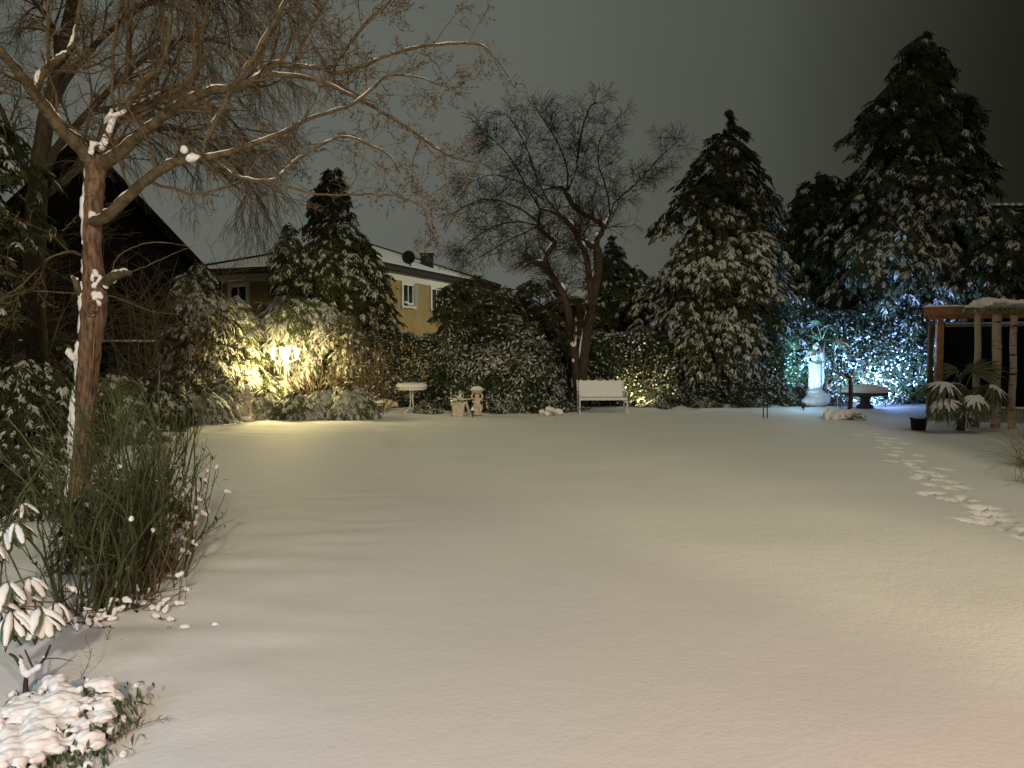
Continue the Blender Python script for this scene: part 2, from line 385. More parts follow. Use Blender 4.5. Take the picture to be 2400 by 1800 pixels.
# ------------------------------------------------------------ buildings
def yellow_house():
    c0 = np.array([-6.0, 34.3, 0]); a = nrm([.36, .93, 0]); l = nrm([-.93, .36, 0])
    t = thing('yellow_house', 'ochre rendered house with snowy hipped roof behind the conifers', 'house', (c0[0], c0[1], 0))
    S = 13; Sl = 10.5; He = 5.38
    def fr(o, u, v): return (np.array([u, v, [0, 0, 1.]]), o)       # local x along u, y along v
    b = B(); box(b, (0, 0, 0), (S, Sl, He), fr(c0, a, l)); b.build('wall', M_yellow, t)
    # roof: hipped, with eaves
    ov = .5; hr = 2.15
    P = [c0-a*ov-l*ov, c0+a*(S+ov)-l*ov, c0+a*(S+ov)+l*(Sl+ov), c0-a*ov+l*(Sl+ov)]
    P = [p+np.array([0, 0, He+.06]) for p in P]; Q = [p+np.array([0, 0, .16]) for p in P]
    ap = c0+a*S/2+l*Sl/2+np.array([0, 0, He+.2+hr])
    b = B(); b.add(P+Q, [[0, 1, 5, 4], [1, 2, 6, 5], [2, 3, 7, 6], [3, 0, 4, 7], [3, 2, 1, 0]]); b.add(Q+[ap], [[0, 1, 4], [1, 2, 4], [2, 3, 4], [3, 0, 4]])
    rf = b.build('roof', M_roofd, t)
    def ins(q, k): return q*(1-k)+(ap-np.array([0, 0, hr*.0]))*k
    R1 = [ins(q, .03)+np.array([0, 0, .05]) for q in Q]; b = B(); b.add(R1+[ap+np.array([0, 0, .06])], [[0, 1, 4], [1, 2, 4], [2, 3, 4], [3, 0, 4]])
    b.build('snow', M_snow, rf)
    b = B()
    for i in range(4): tube(b, [P[i]+(0, 0, .02), P[(i+1) % 4]+(0, 0, .02)], .075, 6)
    b.build('gutter', M_gutter, t)
    for i in range(4):
        b = B(); tube(b, [Q[i]+(0, 0, .08), ap+(0, 0, .08)], .07, 5); b.build('ridge_cap', M_roofd, rf)
    b = B(); off = [(c0-a*.03-l*.03, a, S+.06), (c0-a*.03-l*.03, l, Sl+.06)]
    for o_, d_, L_ in off:
        e2 = l if d_ is a else a
        box(b, (-.03, -.035, He-.32), (L_, -.003, He+.05), fr(c0, d_, e2))
    b.build('eaves_moulding', M_trim, t)
    def window(d_, e_, s, w_, z0, z1, curt):
        # e_ points inside; outer surface at -e
        p = c0+d_*s; f = fr(p, d_, e_)
        b = B(); k = .13
        box(b, (-w_/2-k, -.06, z0-k), (-w_/2, -.002, z1+k), f); box(b, (w_/2, -.06, z0-k), (w_/2+k, -.002, z1+k), f)
        box(b, (-w_/2, -.06, z1), (w_/2, -.002, z1+k), f)
        fo = b.build('window', M_trim, t)
        b = B(); box(b, (-w_/2-k-.05, -.12, z0-.09), (w_/2+k+.05, -.064, z0-.0), f); b.build('sill', M_trim, fo)
        b = B(); box(b, (-w_/2, -.015, z0), (w_/2, -.004, z1), f); b.build('pane', M_glass, fo)
        b = B(); 
        for xx in (-w_/2, w_/2-.06, -.03): box(b, (xx, -.045, z0), (xx+.06, -.017, z1), f)
        box(b, (-w_/2+.06, -.043, z1-.06), (w_/2-.06, -.018, z1), f); b.build('frame', M_white, fo)
        if curt:
            b = B(); box(b, (w_/2+.02, -.10, z0-.02), (w_/2+.36, -.066, z1+.02), f); b.build('shutter', M_curt, fo)
            b = B(); rg = np.random.default_rng(5)
            for q in range(7): lathe(b, [(0.001, 0), (.05, .03), (.06, .1), (.001, .14)], 6, p+d_*(-w_/2+.1+.11*q)-e_*.10+np.array([0, 0, z0+rg.uniform(0, .12)]))
            b.build('window_box', M_snow, fo)
    window(a, l, 2.8, 1.0, 3.9, 4.95, True); window(a, l, 5.8, 1.1, 3.9, 4.95, False); window(a, l, 9.2, .9, 3.9, 4.95, False)
    window(l, a, 7.6, 1.0, 3.9, 4.9, False); window(l, a, 3.4, 1.0, 3.9, 4.9, False)
    return c0, a, l, He
HOUSE = yellow_house()
def chimney():
    p = W(1001, 625, 41.5); t = thing('chimney', 'dark square chimney standing on the snowy roof', 'chimney', p)
    b = B(); x, y, z = p; r = .32; box(b, (x-r, y-r, z-.9), (x+r, y+r, z+.62)); b.build('stack', M_brick, t)
    b = B(); box(b, (x-r-.05, y-r-.05, z+.62), (x+r+.05, y+r+.05, z+.70)); b.build('cap', M_brick, t)
    b = B(); box(b, (x-r+.02, y-r+.02, z+.70), (x+r-.02, y+r-.02, z+.74)); b.build('snow', M_snow, t)
chimney()
def dish():
    p = W(958, 603, 37.3); t = thing('satellite_dish', 'round dark satellite dish fixed to the roof left of the chimney', 'satellite dish', p)
    b = B(); pr = [(0.001, 0), (.12, .006), (.22, .03), (.31, .07), (.32, .075), (.31, .085), (.22, .045), (.001, .02)]
    bb = B(); lathe(bb, pr, 24); V = np.concatenate(bb.V); R = np.array([[1, 0, 0], [0, -.15, .99], [0, -.99, -.15]]); V = V@R
    b.add(V+p, bb.P[0]); b.build('reflector', M_metal, t, True)
    b = B(); tube(b, [p+(0, .05, -.1), p+(.05, .1, -.35), p+(.12, .12, -.55)], .045, 6); b.build('mast', M_metal, t)
    b = B(); tube(b, [p+(0, -.05, -.3), p+(0, -.4, -.1)], .02, 5); b.build('arm', M_metal, t)
dish()
def cabin():
    d = 26.0; cx = -14.3; ap = 8.6; ex = -10.35; ez = 4.2
    t = thing('dark_gabled_house', 'unlit dark wooden house with steep gable, seen behind the tall bare trunk', 'house', (cx, d, 0))
    hw = ex-cx
    b = B(); V = [(cx-hw+.3, d, 0), (ex-.3, d, 0), (ex-.3, d, ez-.1), (cx, d, ap-.3), (cx-hw+.3, d, ez-.1)]
    V2 = [(x, y+9, z) for x, y, z in V]
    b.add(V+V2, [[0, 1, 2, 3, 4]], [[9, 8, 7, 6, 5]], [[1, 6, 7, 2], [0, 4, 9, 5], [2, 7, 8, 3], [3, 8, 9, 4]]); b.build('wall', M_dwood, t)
    for s in (1, -1):
        b = B(); n = np.array([s*(ap-ez), 0, hw]); n = n/np.linalg.norm(n)*.22
        p0 = np.array([cx, d-.5, ap]); p1 = np.array([cx+s*(hw+.25), d-.5, ez-.25*1.1]); y = np.array([0, 10, 0])
        b.add([p0, p1, p1+y, p0+y, p0+n, p1+n, p1+y+n, p0+y+n], [[0,1,2,3],[4,7,6,5],[0,4,5,1],[1,5,6,2],[2,6,7,3],[3,7,4,0]]); r = b.build('roof', M_roofd, t)
        b = B(); box(b, (0, 0, 0), (1, 1, 1)); V = np.concatenate(b.V); V = p0*(1-V[:, :1])+p1*V[:, :1]+np.array([0, -.06, 0])+V[:, 1:2]*np.array([0, .05, 0])+n*(V[:, 2:3]*1.1-.15)
        b.V = [V]; b.build('bargeboard', M_dwood, r)
    z = W(0, 800, d-.3)[2]
    b = B(); box(b, (W(60, 800, d-.3)[0], d-.75, z-.07), (W(352, 800, d-.3)[0], d-.003, z-.01)); lg = b.build('canopy', M_dwood, t)
    b = B(); box(b, (W(62, 800, d-.3)[0], d-.73, z-.008), (W(350, 800, d-.3)[0], d-.01, z+.05)); b.build('snow', M_snow, lg)
    b = B(); dx = W(275, 850, d)[0]; box(b, (dx-.5, d-.07, 0), (dx+.5, d-.003, 2.0)); dr = b.build('door', M_roofd, t)
    b = B(); box(b, (dx-.35, d-.09, 1.1), (dx+.35, d-.072, 1.8)); b.build('pane', M_glass, dr)
    for wx in (-17.2, -14.3):
        b = B(); box(b, (wx-.55, d-.06, 2.9), (wx+.55, d-.003, 4.0)); wf = b.build('window', M_dwood, t)
        b = B(); box(b, (wx-.47, d-.08, 2.98), (wx+.47, d-.062, 3.92)); b.build('pane', M_glass, wf)
    t.rotation_euler = (0, 0, math.radians(21))
cabin()
def blocker_house():  # unseen house added behind the camera to block and shape the lamp light
    t = thing('light_blocking_house', 'two-storey rendered house at the photographer\'s end of the lawn, one lit doorway', 'house', (11.5, -7, 0))
    b = B()
    for lo, hi in (((6.6, -4.2, 0), (8.13, -4, 9.3)), ((8.62, -4.2, 0), (17, -4, 9.3)), ((8.13, -4.2, 2.12), (8.62, -4, 9.3)), ((6.6, -11, 0), (6.8, -4.202, 9.3)), ((16.8, -11, 0), (17, -4.202, 9.3)), ((6.802, -11, 0), (16.798, -10.8, 9.3)), ((6.802, -10.798, 2.5), (16.798, -4.202, 2.7))): box(b, lo, hi)
    b.build('wall', M_yellow, t)
    b = B(); b.add([(6.2, -11.4, 9.302), (17.4, -11.4, 9.302), (17.4, -3.6, 9.302), (6.2, -3.6, 9.302), (8.5, -7.5, 11), (15, -7.5, 11)], [[3, 2, 1, 0], [0, 1, 5, 4], [2, 3, 4, 5]], [[1, 2, 5], [3, 0, 4]]); b.build('roof', M_roofd, t)
blocker_house()
def seam_roof():
    t0 = W(2330, 480, 33); x0, y0, z0 = t0
    t = thing('seamed_roof_house', 'dark house behind the right conifers whose ribbed roof edge carries snow strips', 'house', (x0+3, y0, 0))
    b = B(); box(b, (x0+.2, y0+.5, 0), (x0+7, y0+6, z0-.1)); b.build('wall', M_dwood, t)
    b = B(); V = [(x0, y0, z0-.1), (x0+7.4, y0, z0-.1), (x0+7.4, y0+5, z0+.75), (x0, y0+5, z0+.75)]; V += [(x, y, z+.08) for x, y, z in V]
    b.add(V, [[0,3,2,1],[4,5,6,7],[0,1,5,4],[1,2,6,5],[2,3,7,6],[3,0,4,7]]); rf = b.build('roof', M_roofd, t)
    for i in range(24):
        x = x0+.1+i*.30
        b = B(); V = [(x, y0-.02, z0-.03), (x+.16, y0-.02, z0-.03), (x+.16, y0+5, z0+.82), (x, y0+5, z0+.82)]; V += [(p, q, r+.1) for p, q, r in V]
        b.add(V, [[0,3,2,1],[4,5,6,7],[0,1,5,4],[1,2,6,5],[2,3,7,6],[3,0,4,7]]); b.build('snow_strip', M_snow, rf)
seam_roof()
def far_lit_house():
    t = thing('lit_house_beyond', 'distant house whose white lit windows glint through the dark hedge gap', 'house', (5.5, 47, 0))
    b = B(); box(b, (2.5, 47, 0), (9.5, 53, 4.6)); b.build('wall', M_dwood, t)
    b = B(); b.add([(2.2, 46.6, 4.5), (9.8, 46.6, 4.5), (9.8, 53.4, 4.5), (2.2, 53.4, 4.5), (2.2, 50, 6.0), (9.8, 50, 6.0)], [[0, 1, 5, 4], [2, 3, 4, 5]], [[1, 2, 5], [3, 0, 4]], [[3, 2, 1, 0]]); b.build('roof', M_snow, t)
    for px, py, w_, h_ in ((1394, 757, .22, .16), (1428, 737, .5, .22), (1424, 757, .2, .08), (1440, 758, .3, .08), (1448, 722, .2, .18), (1405, 698, .1, .06), (1432, 745, .3, .1)):
        p = W(px, py, 46.9); b = B(); box(b, (p[0]-w_/2, 46.85, p[2]-h_/2), (p[0]+w_/2, 46.99, p[2]+h_/2)); b.build('lit_window', M_farl, t)
far_lit_house()

# ------------------------------------------------------------ foliage
def spray_templates(seed=0, nv=3):
    out = []
    rg = np.random.default_rng(seed)
    for v in range(nv):
        T = []; Fa = []
        def finger(x0, y0, dx, dy, L, w_):
            n = len(T); d = np.array([dx, dy])/math.hypot(dx, dy); q = np.array([-d[1], d[0]])
            for s, lt in ((0, 0), (.45, w_), (.45, -w_), (1, 0)):
                p = np.array([x0, y0])+d*L*s+q*lt; T.append([p[0], p[1], -.38*p[0]**2-.35*abs(p[1])+rg.normal(0, .03)])
            Fa.append([n, n+2, n+3]); Fa.append([n, n+3, n+1])
        finger(0, 0, 1, 0, 1.0, .07)
        for x in (.12, .40, .68):
            for s in (-1, 1):
                finger(x+rg.normal(0, .04), 0, 1, s*rg.uniform(.6, 1.1), (.66-.5*x)*rg.uniform(.8, 1.25), .095)
        S = []; Sf = []
        def lump(x0, y0, dx, dy, L, w_, h):
            n = len(S); d = np.array([dx, dy])/math.hypot(dx, dy); q = np.array([-d[1], d[0]])
            for s, lt, hh in ((0, 0, 0), (.5, w_, -.02), (.5, -w_, -.02), (1, 0, -.03), (.5, 0, h)):
                p = np.array([x0, y0])+d*L*s+q*lt; S.append([p[0], p[1], -.38*p[0]**2-.35*abs(p[1])+.03+hh])
            for f in ((0, 2, 4), (2, 3, 4), (3, 1, 4), (1, 0, 4)): Sf.append([n+i for i in f])
        lump(.05, 0, 1, rg.normal(0, .1), .95*rg.uniform(.85, 1.1), .095, .11)
        for x in (.10, .42):
            for s_ in (-1, 1):
                if rg.random() < .93: lump(x+rg.normal(0, .03), 0, 1, s_*rg.uniform(.5, .95), (.60-.45*x)*rg.uniform(.75, 1.2), .075, .08)
        out.append((np.array(T), Fa, np.array(S), Sf))
    return out
SPR = spray_templates()
def put_sprays(bf, bs, P, D, S, psnow, rg, snow_scale=1.0, lift=.0):
    n = len(P); k = rg.integers(0, 3, n); R = frames(D, roll=rg.normal(0, .2, n))
    sn = rg.random(n) < psnow
    for v in range(3):
        m = k == v; T, Fa, Sv, Sf = SPR[v]
        inst(bf, T, Fa, P[m], R[m], S[m])
        m2 = m & sn
        inst(bs, Sv, Sf, P[m2]+np.array([0, 0, lift]), R[m2], (S[m2]*snow_scale)[:, None]*np.stack([rg.uniform(.8, 1.1, m2.sum()), rg.uniform(.7, 1.2, m2.sum()), rg.uniform(.6, 1.3, m2.sum())], 1))
def conifer(name, label, cat, base, H, prof, nb, spb, size, psnow, seed, mfol=None, t0=.02, flat=.9, droop=.35, group=None, lean=(0, 0), trunk=.18, inner=.4, snow_scale=1.0, front=.72, ragged=.22):
    nb = int(nb*.74); size = size*1.05
    """prof: list of (t, left radius, right radius). psnow: function of t"""
    rg = np.random.default_rng(seed); base = np.asarray(base, float)
    t_ = thing(name, label, cat, base, group)
    pr = np.array(prof, float)
    # heights weighted by radius
    tt = rg.uniform(t0, 1, nb*3); rr = np.interp(tt, pr[:, 0], (pr[:, 1]+pr[:, 2])/2); keep = rg.random(nb*3) < (rr/rr.max())**.8*1.0
    tt = tt[keep][:nb]; nb = len(tt)
    az = rg.uniform(0, 2*math.pi, nb)
    bk = (np.sin(az) > 0) & (rg.random(nb) < front); az[bk] = -az[bk]         # more boughs on the side that faces the lawn
    c = np.cos(az)
    rL = np.interp(tt, pr[:, 0], pr[:, 1]); rR = np.interp(tt, pr[:, 0], pr[:, 2])
    r = rR*(1+c)/2+rL*(1-c)/2
    r = np.maximum(r*(1-.42*rg.random(nb)**1.6+.06), .05)*(1+ragged*vnoise(az*1.3+seed, tt*13, 1, seed+1)+.5*ragged*vnoise(az*2.9+seed, tt*31, 1, seed+2))
    out = np.stack([np.cos(az), flat*np.sin(az), np.zeros(nb)], 1)
    axis = base+np.stack([lean[0]*tt, lean[1]*tt, H*tt], 1)
    st = axis+np.array([0, 0, 1.])*(droop*r*.55)[:, None]; tip = axis+out*r[:, None]-np.array([0, 0, 1.])*(.12*r)[:, None]
    s = rg.uniform(inner**1.0, 1, (nb, spb))**.8; s[:, 0] = 1.0
    arch = .22*r[:, None]*np.sin(math.pi*np.clip(s, 0, 1))
    P = st[:, None]*(1-s[..., None])+tip[:, None]*s[..., None]; P[..., 2] += arch
    lat = np.cross(out, [0, 0, 1.])
    sd = rg.normal(0, .13, (nb, spb))*(.35+r[:, None])*(1.15-s*.7)
    P += lat[:, None]*sd[..., None]; P[..., 2] -= .3*np.abs(sd)+np.abs(rg.normal(0, .04, s.shape))
    D = out[:, None]*(.75+.4*s[..., None])+lat[:, None]*(np.sign(sd)*.5)[..., None]+np.array([0, 0, 1.])*(-.45-.8*droop*s)[..., None]+rg.normal(0, .28, (nb, spb, 3))
    Sz = size*rg.uniform(.65, 1.3, (nb, spb))*(.75+.25*np.minimum(1, r[:, None]/1.2))
    T = np.repeat(tt[:, None], spb, 1)
    ps = .85*psnow(T)*np.clip(.25+1.0*s, 0, 1.1)*np.clip(1+.9*vnoise(P[..., 0], P[..., 2]*1.2, 1.6, seed+5), .1, 1.6)
    P = P.reshape(-1, 3); P[:, 2] = np.maximum(P[:, 2], gz(P[:, 0], P[:, 1])+.04)
    bf, bs = B(), B()
    put_sprays(bf, bs, P, D.reshape(-1, 3), Sz.ravel(), ps.ravel(), rg, snow_scale)
    fo = bf.build('foliage', mfol or M_conif2, t_, False, 'stuff')
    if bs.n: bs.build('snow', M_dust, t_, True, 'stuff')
    b = B(); hh = np.linspace(-.05, .93, 8); tube(b, [base+(lean[0]*h, lean[1]*h, H*h) for h in hh], [trunk*(1-.9*max(h, 0)) for h in hh], 7); b.build('trunk', M_dbark, t_, True)
    # boughs
    m = min(nb, 90); b = B(); s5 = np.linspace(0, .85, 5); PP = st[:m, None]*(1-s5[None, :, None])+tip[:m, None]*s5[None, :, None]; PP[..., 2] += .22*r[:m, None]*np.sin(math.pi*s5)
    PP[:, 0, :2] = axis[:m, :2]; tubes(b, PP, np.linspace(.03, .008, 5)[None]*np.ones((m, 1))*(.5+trunk*3), 4); b.build('boughs', M_dbark, t_, False, 'stuff')
    return t_
def mound_prof(wl, wr, k=.5):
    return [(0, wl*.95, wr*.95), (.2, wl, wr), (.45, wl*.93, wr*.93), (.7, wl*.74, wr*.74), (.88, wl*.48, wr*.48), (1, wl*.12, wr*.12)]

# leaf templates: a folded leaf, its snow pad
LEAF = (np.array([[0, 0, 0], [.45, .17, .05], [.45, -.17, .05], [1, 0, -.16], [.5, 0, -.01]]), [[0, 4, 1], [0, 2, 4], [1, 4, 3], [4, 2, 3]])
LSNOW = (np.array([[.08, 0, .03], [.48, .15, .05], [.48, -.15, .05], [.93, 0, -.09], [.5, 0, .13]]), [[0, 4, 1], [0, 2, 4], [1, 4, 3], [4, 2, 3]])
IVY = (np.array([[0, 0, 0], [.35, .42, .02], [1, 0, -.08], [.35, -.42, .02]]), [[0, 3, 2], [0, 2, 1]])
ISNOW = (np.array([[.05, 0, .04], [.35, .36, .04], [.9, 0, -.03], [.35, -.36, .04], [.42, 0, .2]]), [[0, 4, 1], [0, 3, 4], [1, 4, 2], [4, 3, 2]])
def blob_points(n, c, rad, rg, seed, rough=.22, fill=.35, front=.4):
    """points near the skin of a lumpy ellipsoid standing on the ground, with outward normals"""
    d = nrm(rg.normal(0, 1, (n, 3))); d[:, 2] = np.abs(d[:, 2])*1.0-.15*rg.random(n)
    bk = (d[:, 1] > 0) & (rg.random(n) < front); d[bk, 1] *= -1
    k = 1+rough*vnoise(np.arctan2(d[:, 1], d[:, 0])*2.2, d[:, 2]*3, 1.3, seed)+.10*vnoise(np.arctan2(d[:, 1], d[:, 0])*6, d[:, 2]*7, 1.3, seed+3)
    k = k*(1-fill*rg.random(n)**2.2)
    P = np.asarray(c)+d*np.asarray(rad)*k[:, None]
    N = nrm(d/np.asarray(rad))
    return P, N, k
def leafy(name, label, cat, base, rad, n, leaf, seed, mfol, psnow, per=6, size=.12, group=None, rough=.22, stems=20, boxy=None, T=LEAF, TS=LSNOW, snow_scale=1.0, mst=None, fill=.4):
    """broad-leaved shrub: rosettes of leaves over a lumpy body, or over a box-shaped hedge (boxy = half sizes)"""
    rg = np.random.default_rng(seed); base = np.asarray(base, float)
    t_ = thing(name, label, cat, base, group)
    if boxy is None:
        P, N, k = blob_points(n, base, rad, rg, seed, rough, fill)
    else:
        hx, hy, hz = boxy; f = rg.random(n); P = np.zeros((n, 3)); N = np.zeros((n, 3))
        u = rg.uniform(-1, 1, n); v = rg.uniform(0, 1, n); top = f < .2; side = f > .93
        P[:, 0] = u*hx; P[:, 1] = -hy; P[:, 2] = v*hz; N[:, 1] = -1
        P[top, 1] = rg.uniform(-1, 1, top.sum())*hy; P[top, 2] = hz; N[top] = [0, -.3, 1]
        sg = rg.choice([-1, 1], side.sum()); P[side, 0] = sg*hx; P[side, 1] = rg.uniform(-1, 1, side.sum())*hy; N[side, 1] = 0; N[side, 0] = sg
        bulge = .30*vnoise(P[:, 0]+seed, P[:, 2], .9, seed)+.12*vnoise(P[:, 0], P[:, 2], 2.7, seed+2)
        P[:, 1] -= bulge*(~top); P[:, 2] *= 1+.13*vnoise(P[:, 0]+seed*3, 0*P[:, 0], .8, seed+4)+.05*vnoise(P[:, 0], 0*P[:, 0], 3, seed+4)
        P += base; P -= N*(rg.random(n)**2*.30)[:, None]
    P[:, 2] = np.maximum(P[:, 2], gz(P[:, 0], P[:, 1])+.02)
    ax = nrm(N+np.array([0, 0, .5])+rg.normal(0, .3, (n, 3)))
    i = np.repeat(np.arange(n), per); a = rg.uniform(0, 2*math.pi, n*per)
    e1 = nrm(np.cross(ax, [0.2, .1, 1])); e2 = np.cross(ax, e1)
    D = (e1[i]*np.cos(a)[:, None]+e2[i]*np.sin(a)[:, None])*.9+ax[i]*rg.uniform(.1, .7, n*per)[:, None]; D[:, 2] -= rg.uniform(.2, .9, n*per)
    Q = P[i]+rg.normal(0, size*.25, (n*per, 3)); S = size*rg.uniform(.6, 1.25, n*per)
    U = nrm(N[i]*.8+np.array([0, 0, .9])+rg.normal(0, .3, (n*per, 3)))
    R = frames(D, U)
    bf, bs = B(), B(); inst(bf, T[0], T[1], Q, R, S)
    pn = np.clip(.35+.9*N[i, 2], .15, 1.2)*psnow*np.clip(1+1.1*vnoise(Q[:, 0], Q[:, 2]*1.3, 1.7, seed+9), .05, 1.8)
    m = rg.random(n*per) < pn
    inst(bs, TS[0], TS[1], Q[m]+np.array([0, 0, .004]), R[m], S[m]*snow_scale)
    bf.build('leaves', mfol, t_, False, 'stuff')
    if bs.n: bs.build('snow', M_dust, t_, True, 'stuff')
    if stems:
        j = rg.integers(0, n, stems); p1 = P[j]; p0 = base+(p1-base)*np.array([.25, .25, 0])+rg.normal(0, .05, (stems, 3)); p0[:, 2] = base[2]
        s5 = np.linspace(0, 1, 5)[None, :, None]; PP = p0[:, None]*(1-s5)+p1[:, None]*s5; PP[:, 1:4] += rg.normal(0, .06, (stems, 3, 3)); b = B(); tubes(b, PP, np.linspace(.025, .006, 5)[None]*np.ones((stems, 1)), 4)
        b.build('stems', mst or M_dbark, t_, False, 'stuff')
    return t_

# big conifers
def xz(px, d): p = W(px, 816, d); return np.array([p[0], d, 0.])
def prof_px(ztop_py, pts, d, cxpx):
    """profile from silhouette pixels [(py, left px, right px)]"""
    H = W(0, ztop_py, d)[2]; out = []
    for py, l_, r_ in pts:
        z = W(0, py, d)[2]; k_ = .20 if d > 25.8 else .10; out.append((z/H, max(.05, (cxpx-l_)/F*d-k_), max(.05, (r_-cxpx)/F*d-k_)))
    return H, sorted(out)
d = 26.0
H, pr = prof_px(250, [(250, 1688, 1702), (285, 1672, 1722), (320, 1655, 1765), (350, 1610, 1768), (390, 1585, 1775), (440, 1560, 1812), (520, 1535, 1835), (600, 1510, 1850), (700, 1492, 1862), (780, 1505, 1850), (860, 1560, 1800), (950, 1600, 1760)], d, 1700)
conifer('cypress_tree', 'broad dark cypress with snow-flecked drooping sprays, standing between the bench and the stone statue', 'tree', xz(1700, d), H, pr, 620, 24, .34, lambda t: np.interp(t, [0, .55, .72, 1], [.75, .7, .22, .04]), 11, t0=.12, group='tall conifers along the far edge', flat=.8, ragged=.36)
d = 27.5
H, pr = prof_px(68, [(68, 2140, 2160), (100, 2105, 2185), (140, 2060, 2205), (190, 2050, 2215), (240, 2020, 2235), (270, 2000, 2270), (330, 1995, 2270), (400, 2000, 2290), (450, 1985, 2300), (520, 1945, 2320), (600, 1930, 2330), (700, 1925, 2320), (780, 1960, 2280), (850, 2040, 2240)], d, 2150)
conifer('cypress_tree', 'tallest dark conifer with ragged pointed top, rising behind the timber shelter', 'tree', xz(2150, d), H, pr, 760, 22, .40, lambda t: np.interp(t, [0, .5, .62, .7, 1], [.8, .75, .30, .12, .02]), 12, t0=.12, mfol=M_conif, group='tall conifers along the far edge', flat=.75, droop=.5, ragged=.42)
d = 25.5
H, pr = prof_px(362, [(362, 778, 792), (400, 762, 810), (460, 735, 830), (500, 728, 845), (560, 718, 880), (600, 700, 905), (650, 660, 930), (700, 650, 935), (780, 665, 925), (860, 700, 900), (940, 730, 880)], d, 788)
conifer('cypress_tree', 'dark pointed conifer standing in front of the yellow house', 'tree', xz(788, d), H, pr, 430, 20, .33, lambda t: np.interp(t, [0, .5, .8, 1], [.6, .42, .18, .08]), 13, t0=.1, group='tall conifers along the far edge', flat=.8)
d = 25.0
H, pr = prof_px(505, [(505, 676, 686), (540, 665, 712), (580, 640, 725), (640, 632, 735), (720, 640, 735), (800, 650, 720), (940, 660, 700)], d, 682)
conifer('cypress_tree', 'small narrow conifer growing close against the left side of the pointed one', 'tree', xz(682, d), H, pr, 150, 16, .30, lambda t: .5+0*t, 14, t0=.15, flat=.9)
conifer('yew_tree', 'black bushy evergreen filling the gap between the two tallest conifers', 'tree', xz(1905, 31), W(0, 415, 31)[2], [(0, 1.2, 1.6), (.4, 1.7, 2.6), (.75, 1.5, 2.6), (.9, 1.0, 2.2), (1, .2, 1.2)], 330, 18, .42, lambda t: np.interp(t, [0, .5, .8, 1], [.4, .35, .15, .1]), 15, t0=.15)
conifer('small_cypress_tree', 'low dark cypress with upright tip just right of the leaning bare tree', 'tree', xz(1432, 30), W(0, 548, 30)[2], [(0, .8, .8), (.4, 1.25, 1.1), (.7, 1.0, .95), (.9, .45, .5), (1, .05, .05)], 200, 16, .32, lambda t: .14+0*t, 16, t0=.3)
conifer('small_cypress_tree', 'short green evergreen peeping up right beside the twin trunks', 'tree', xz(1495, 29.4), W(0, 625, 29.4)[2], [(0, .6, .6), (.5, .8, .8), (.8, .6, .6), (1, .2, .2)], 110, 15, .30, lambda t: .2+0*t, 17, t0=.45)
# evergreens along the right edge behind the shelter
conifer('spruce_tree', 'drooping dark evergreen with long snowy boughs directly above the timber shelter', 'tree', xz(2330, 25.5), W(0, 490, 25.5)[2], [(0, 1.2, 1.2), (.45, 2.0, 2.0), (.7, 1.6, 1.8), (.92, 1.0, 1.2), (1, .3, .3)], 260, 17, .42, lambda t: .3+0*t, 18, t0=.25, mfol=M_conif, droop=.6)
conifer('spruce_tree', 'near evergreen at the right picture edge showing only its snowy bough tips', 'tree', (W(2640, 816, 16)[0], 16, 0), 4.6, [(0, .8, 1.2), (.4, 1.35, 1.2), (.62, 1.45, 1), (.8, .8, .8), (1, .1, .1)], 120, 16, .34, lambda t: .85+0*t, 19, t0=.3, droop=.6, snow_scale=1.3)
# hedge of mixed evergreens behind the laurels
for i, (px, py, wd, sd) in enumerate(((1062, 655, .62, 31), (1110, 640, 1.05, 32), (1180, 672, 1.15, 33), (1265, 650, 1.2, 34), (1335, 690, 1.1, 35))):
    lab = ['bronze-green hedge conifer right of the ochre wall', 'tallest hedge conifer with yellow-lit tips left of the leaning bare tree', 'hedge conifer with a dip in its top behind the laurel', 'hedge conifer seen behind the left fork of the bare tree', 'dark hedge conifer behind the twin trunks'][i]
    conifer('hedge_conifer', lab, 'conifer', xz(px, 27.5+.4*(i % 2)), W(0, py, 27.5)[2], [(0, wd*.8, wd*.8), (.5, wd, wd), (.85, wd*.9, wd*.9), (.95, wd*.6, wd*.6), (1, wd*.2, wd*.2)], 170, 14, .27, lambda t: .22+0*t, sd, mfol=M_brownfol, group='hedge conifers behind the laurel', t0=.3, trunk=.08, droop=-.2)
# ------------------------------------------------------------ shrubs of the far bed
d = 21.5
conifer('cypress_shrub', 'tall dark drooping cypress left of the garden lamp, its sprays tipped with snow', 'shrub', xz(470, 21.5), W(0, 612, 21.5)[2], [(0, .9, .9), (.3, 1.15, 1.1), (.55, 1.0, .95), (.75, .75, .8), (.9, .45, .5), (1, .1, .1)], 300, 18, .30, lambda t: .75+0*t, 41, droop=.5, snow_scale=1.1)
conifer('cypress_shrub', 'snowy yellow-lit cypress immediately left of the garden lamp', 'shrub', xz(555, 22.4), W(0, 690, 22.4)[2], [(0, .75, .7), (.35, .95, .9), (.7, .7, .75), (.9, .45, .45), (1, .1, .1)], 220, 17, .27, lambda t: .65+0*t, 42, mfol=M_juniper, droop=.5, snow_scale=1.15)
conifer('weeping_conifer', 'wide arching evergreen roofed with thick snow, right behind the garden lamp', 'shrub', xz(705, 24.4), W(0, 703, 24.4)[2], [(0, 1.1, .9), (.4, 1.6, 1.3), (.7, 1.75, 1.5), (.88, 1.45, 1.25), (1, .6, .5)], 300, 18, .34, lambda t: .75+0*t, 43, mfol=M_juniper, droop=.75, t0=.35, snow_scale=1.35)
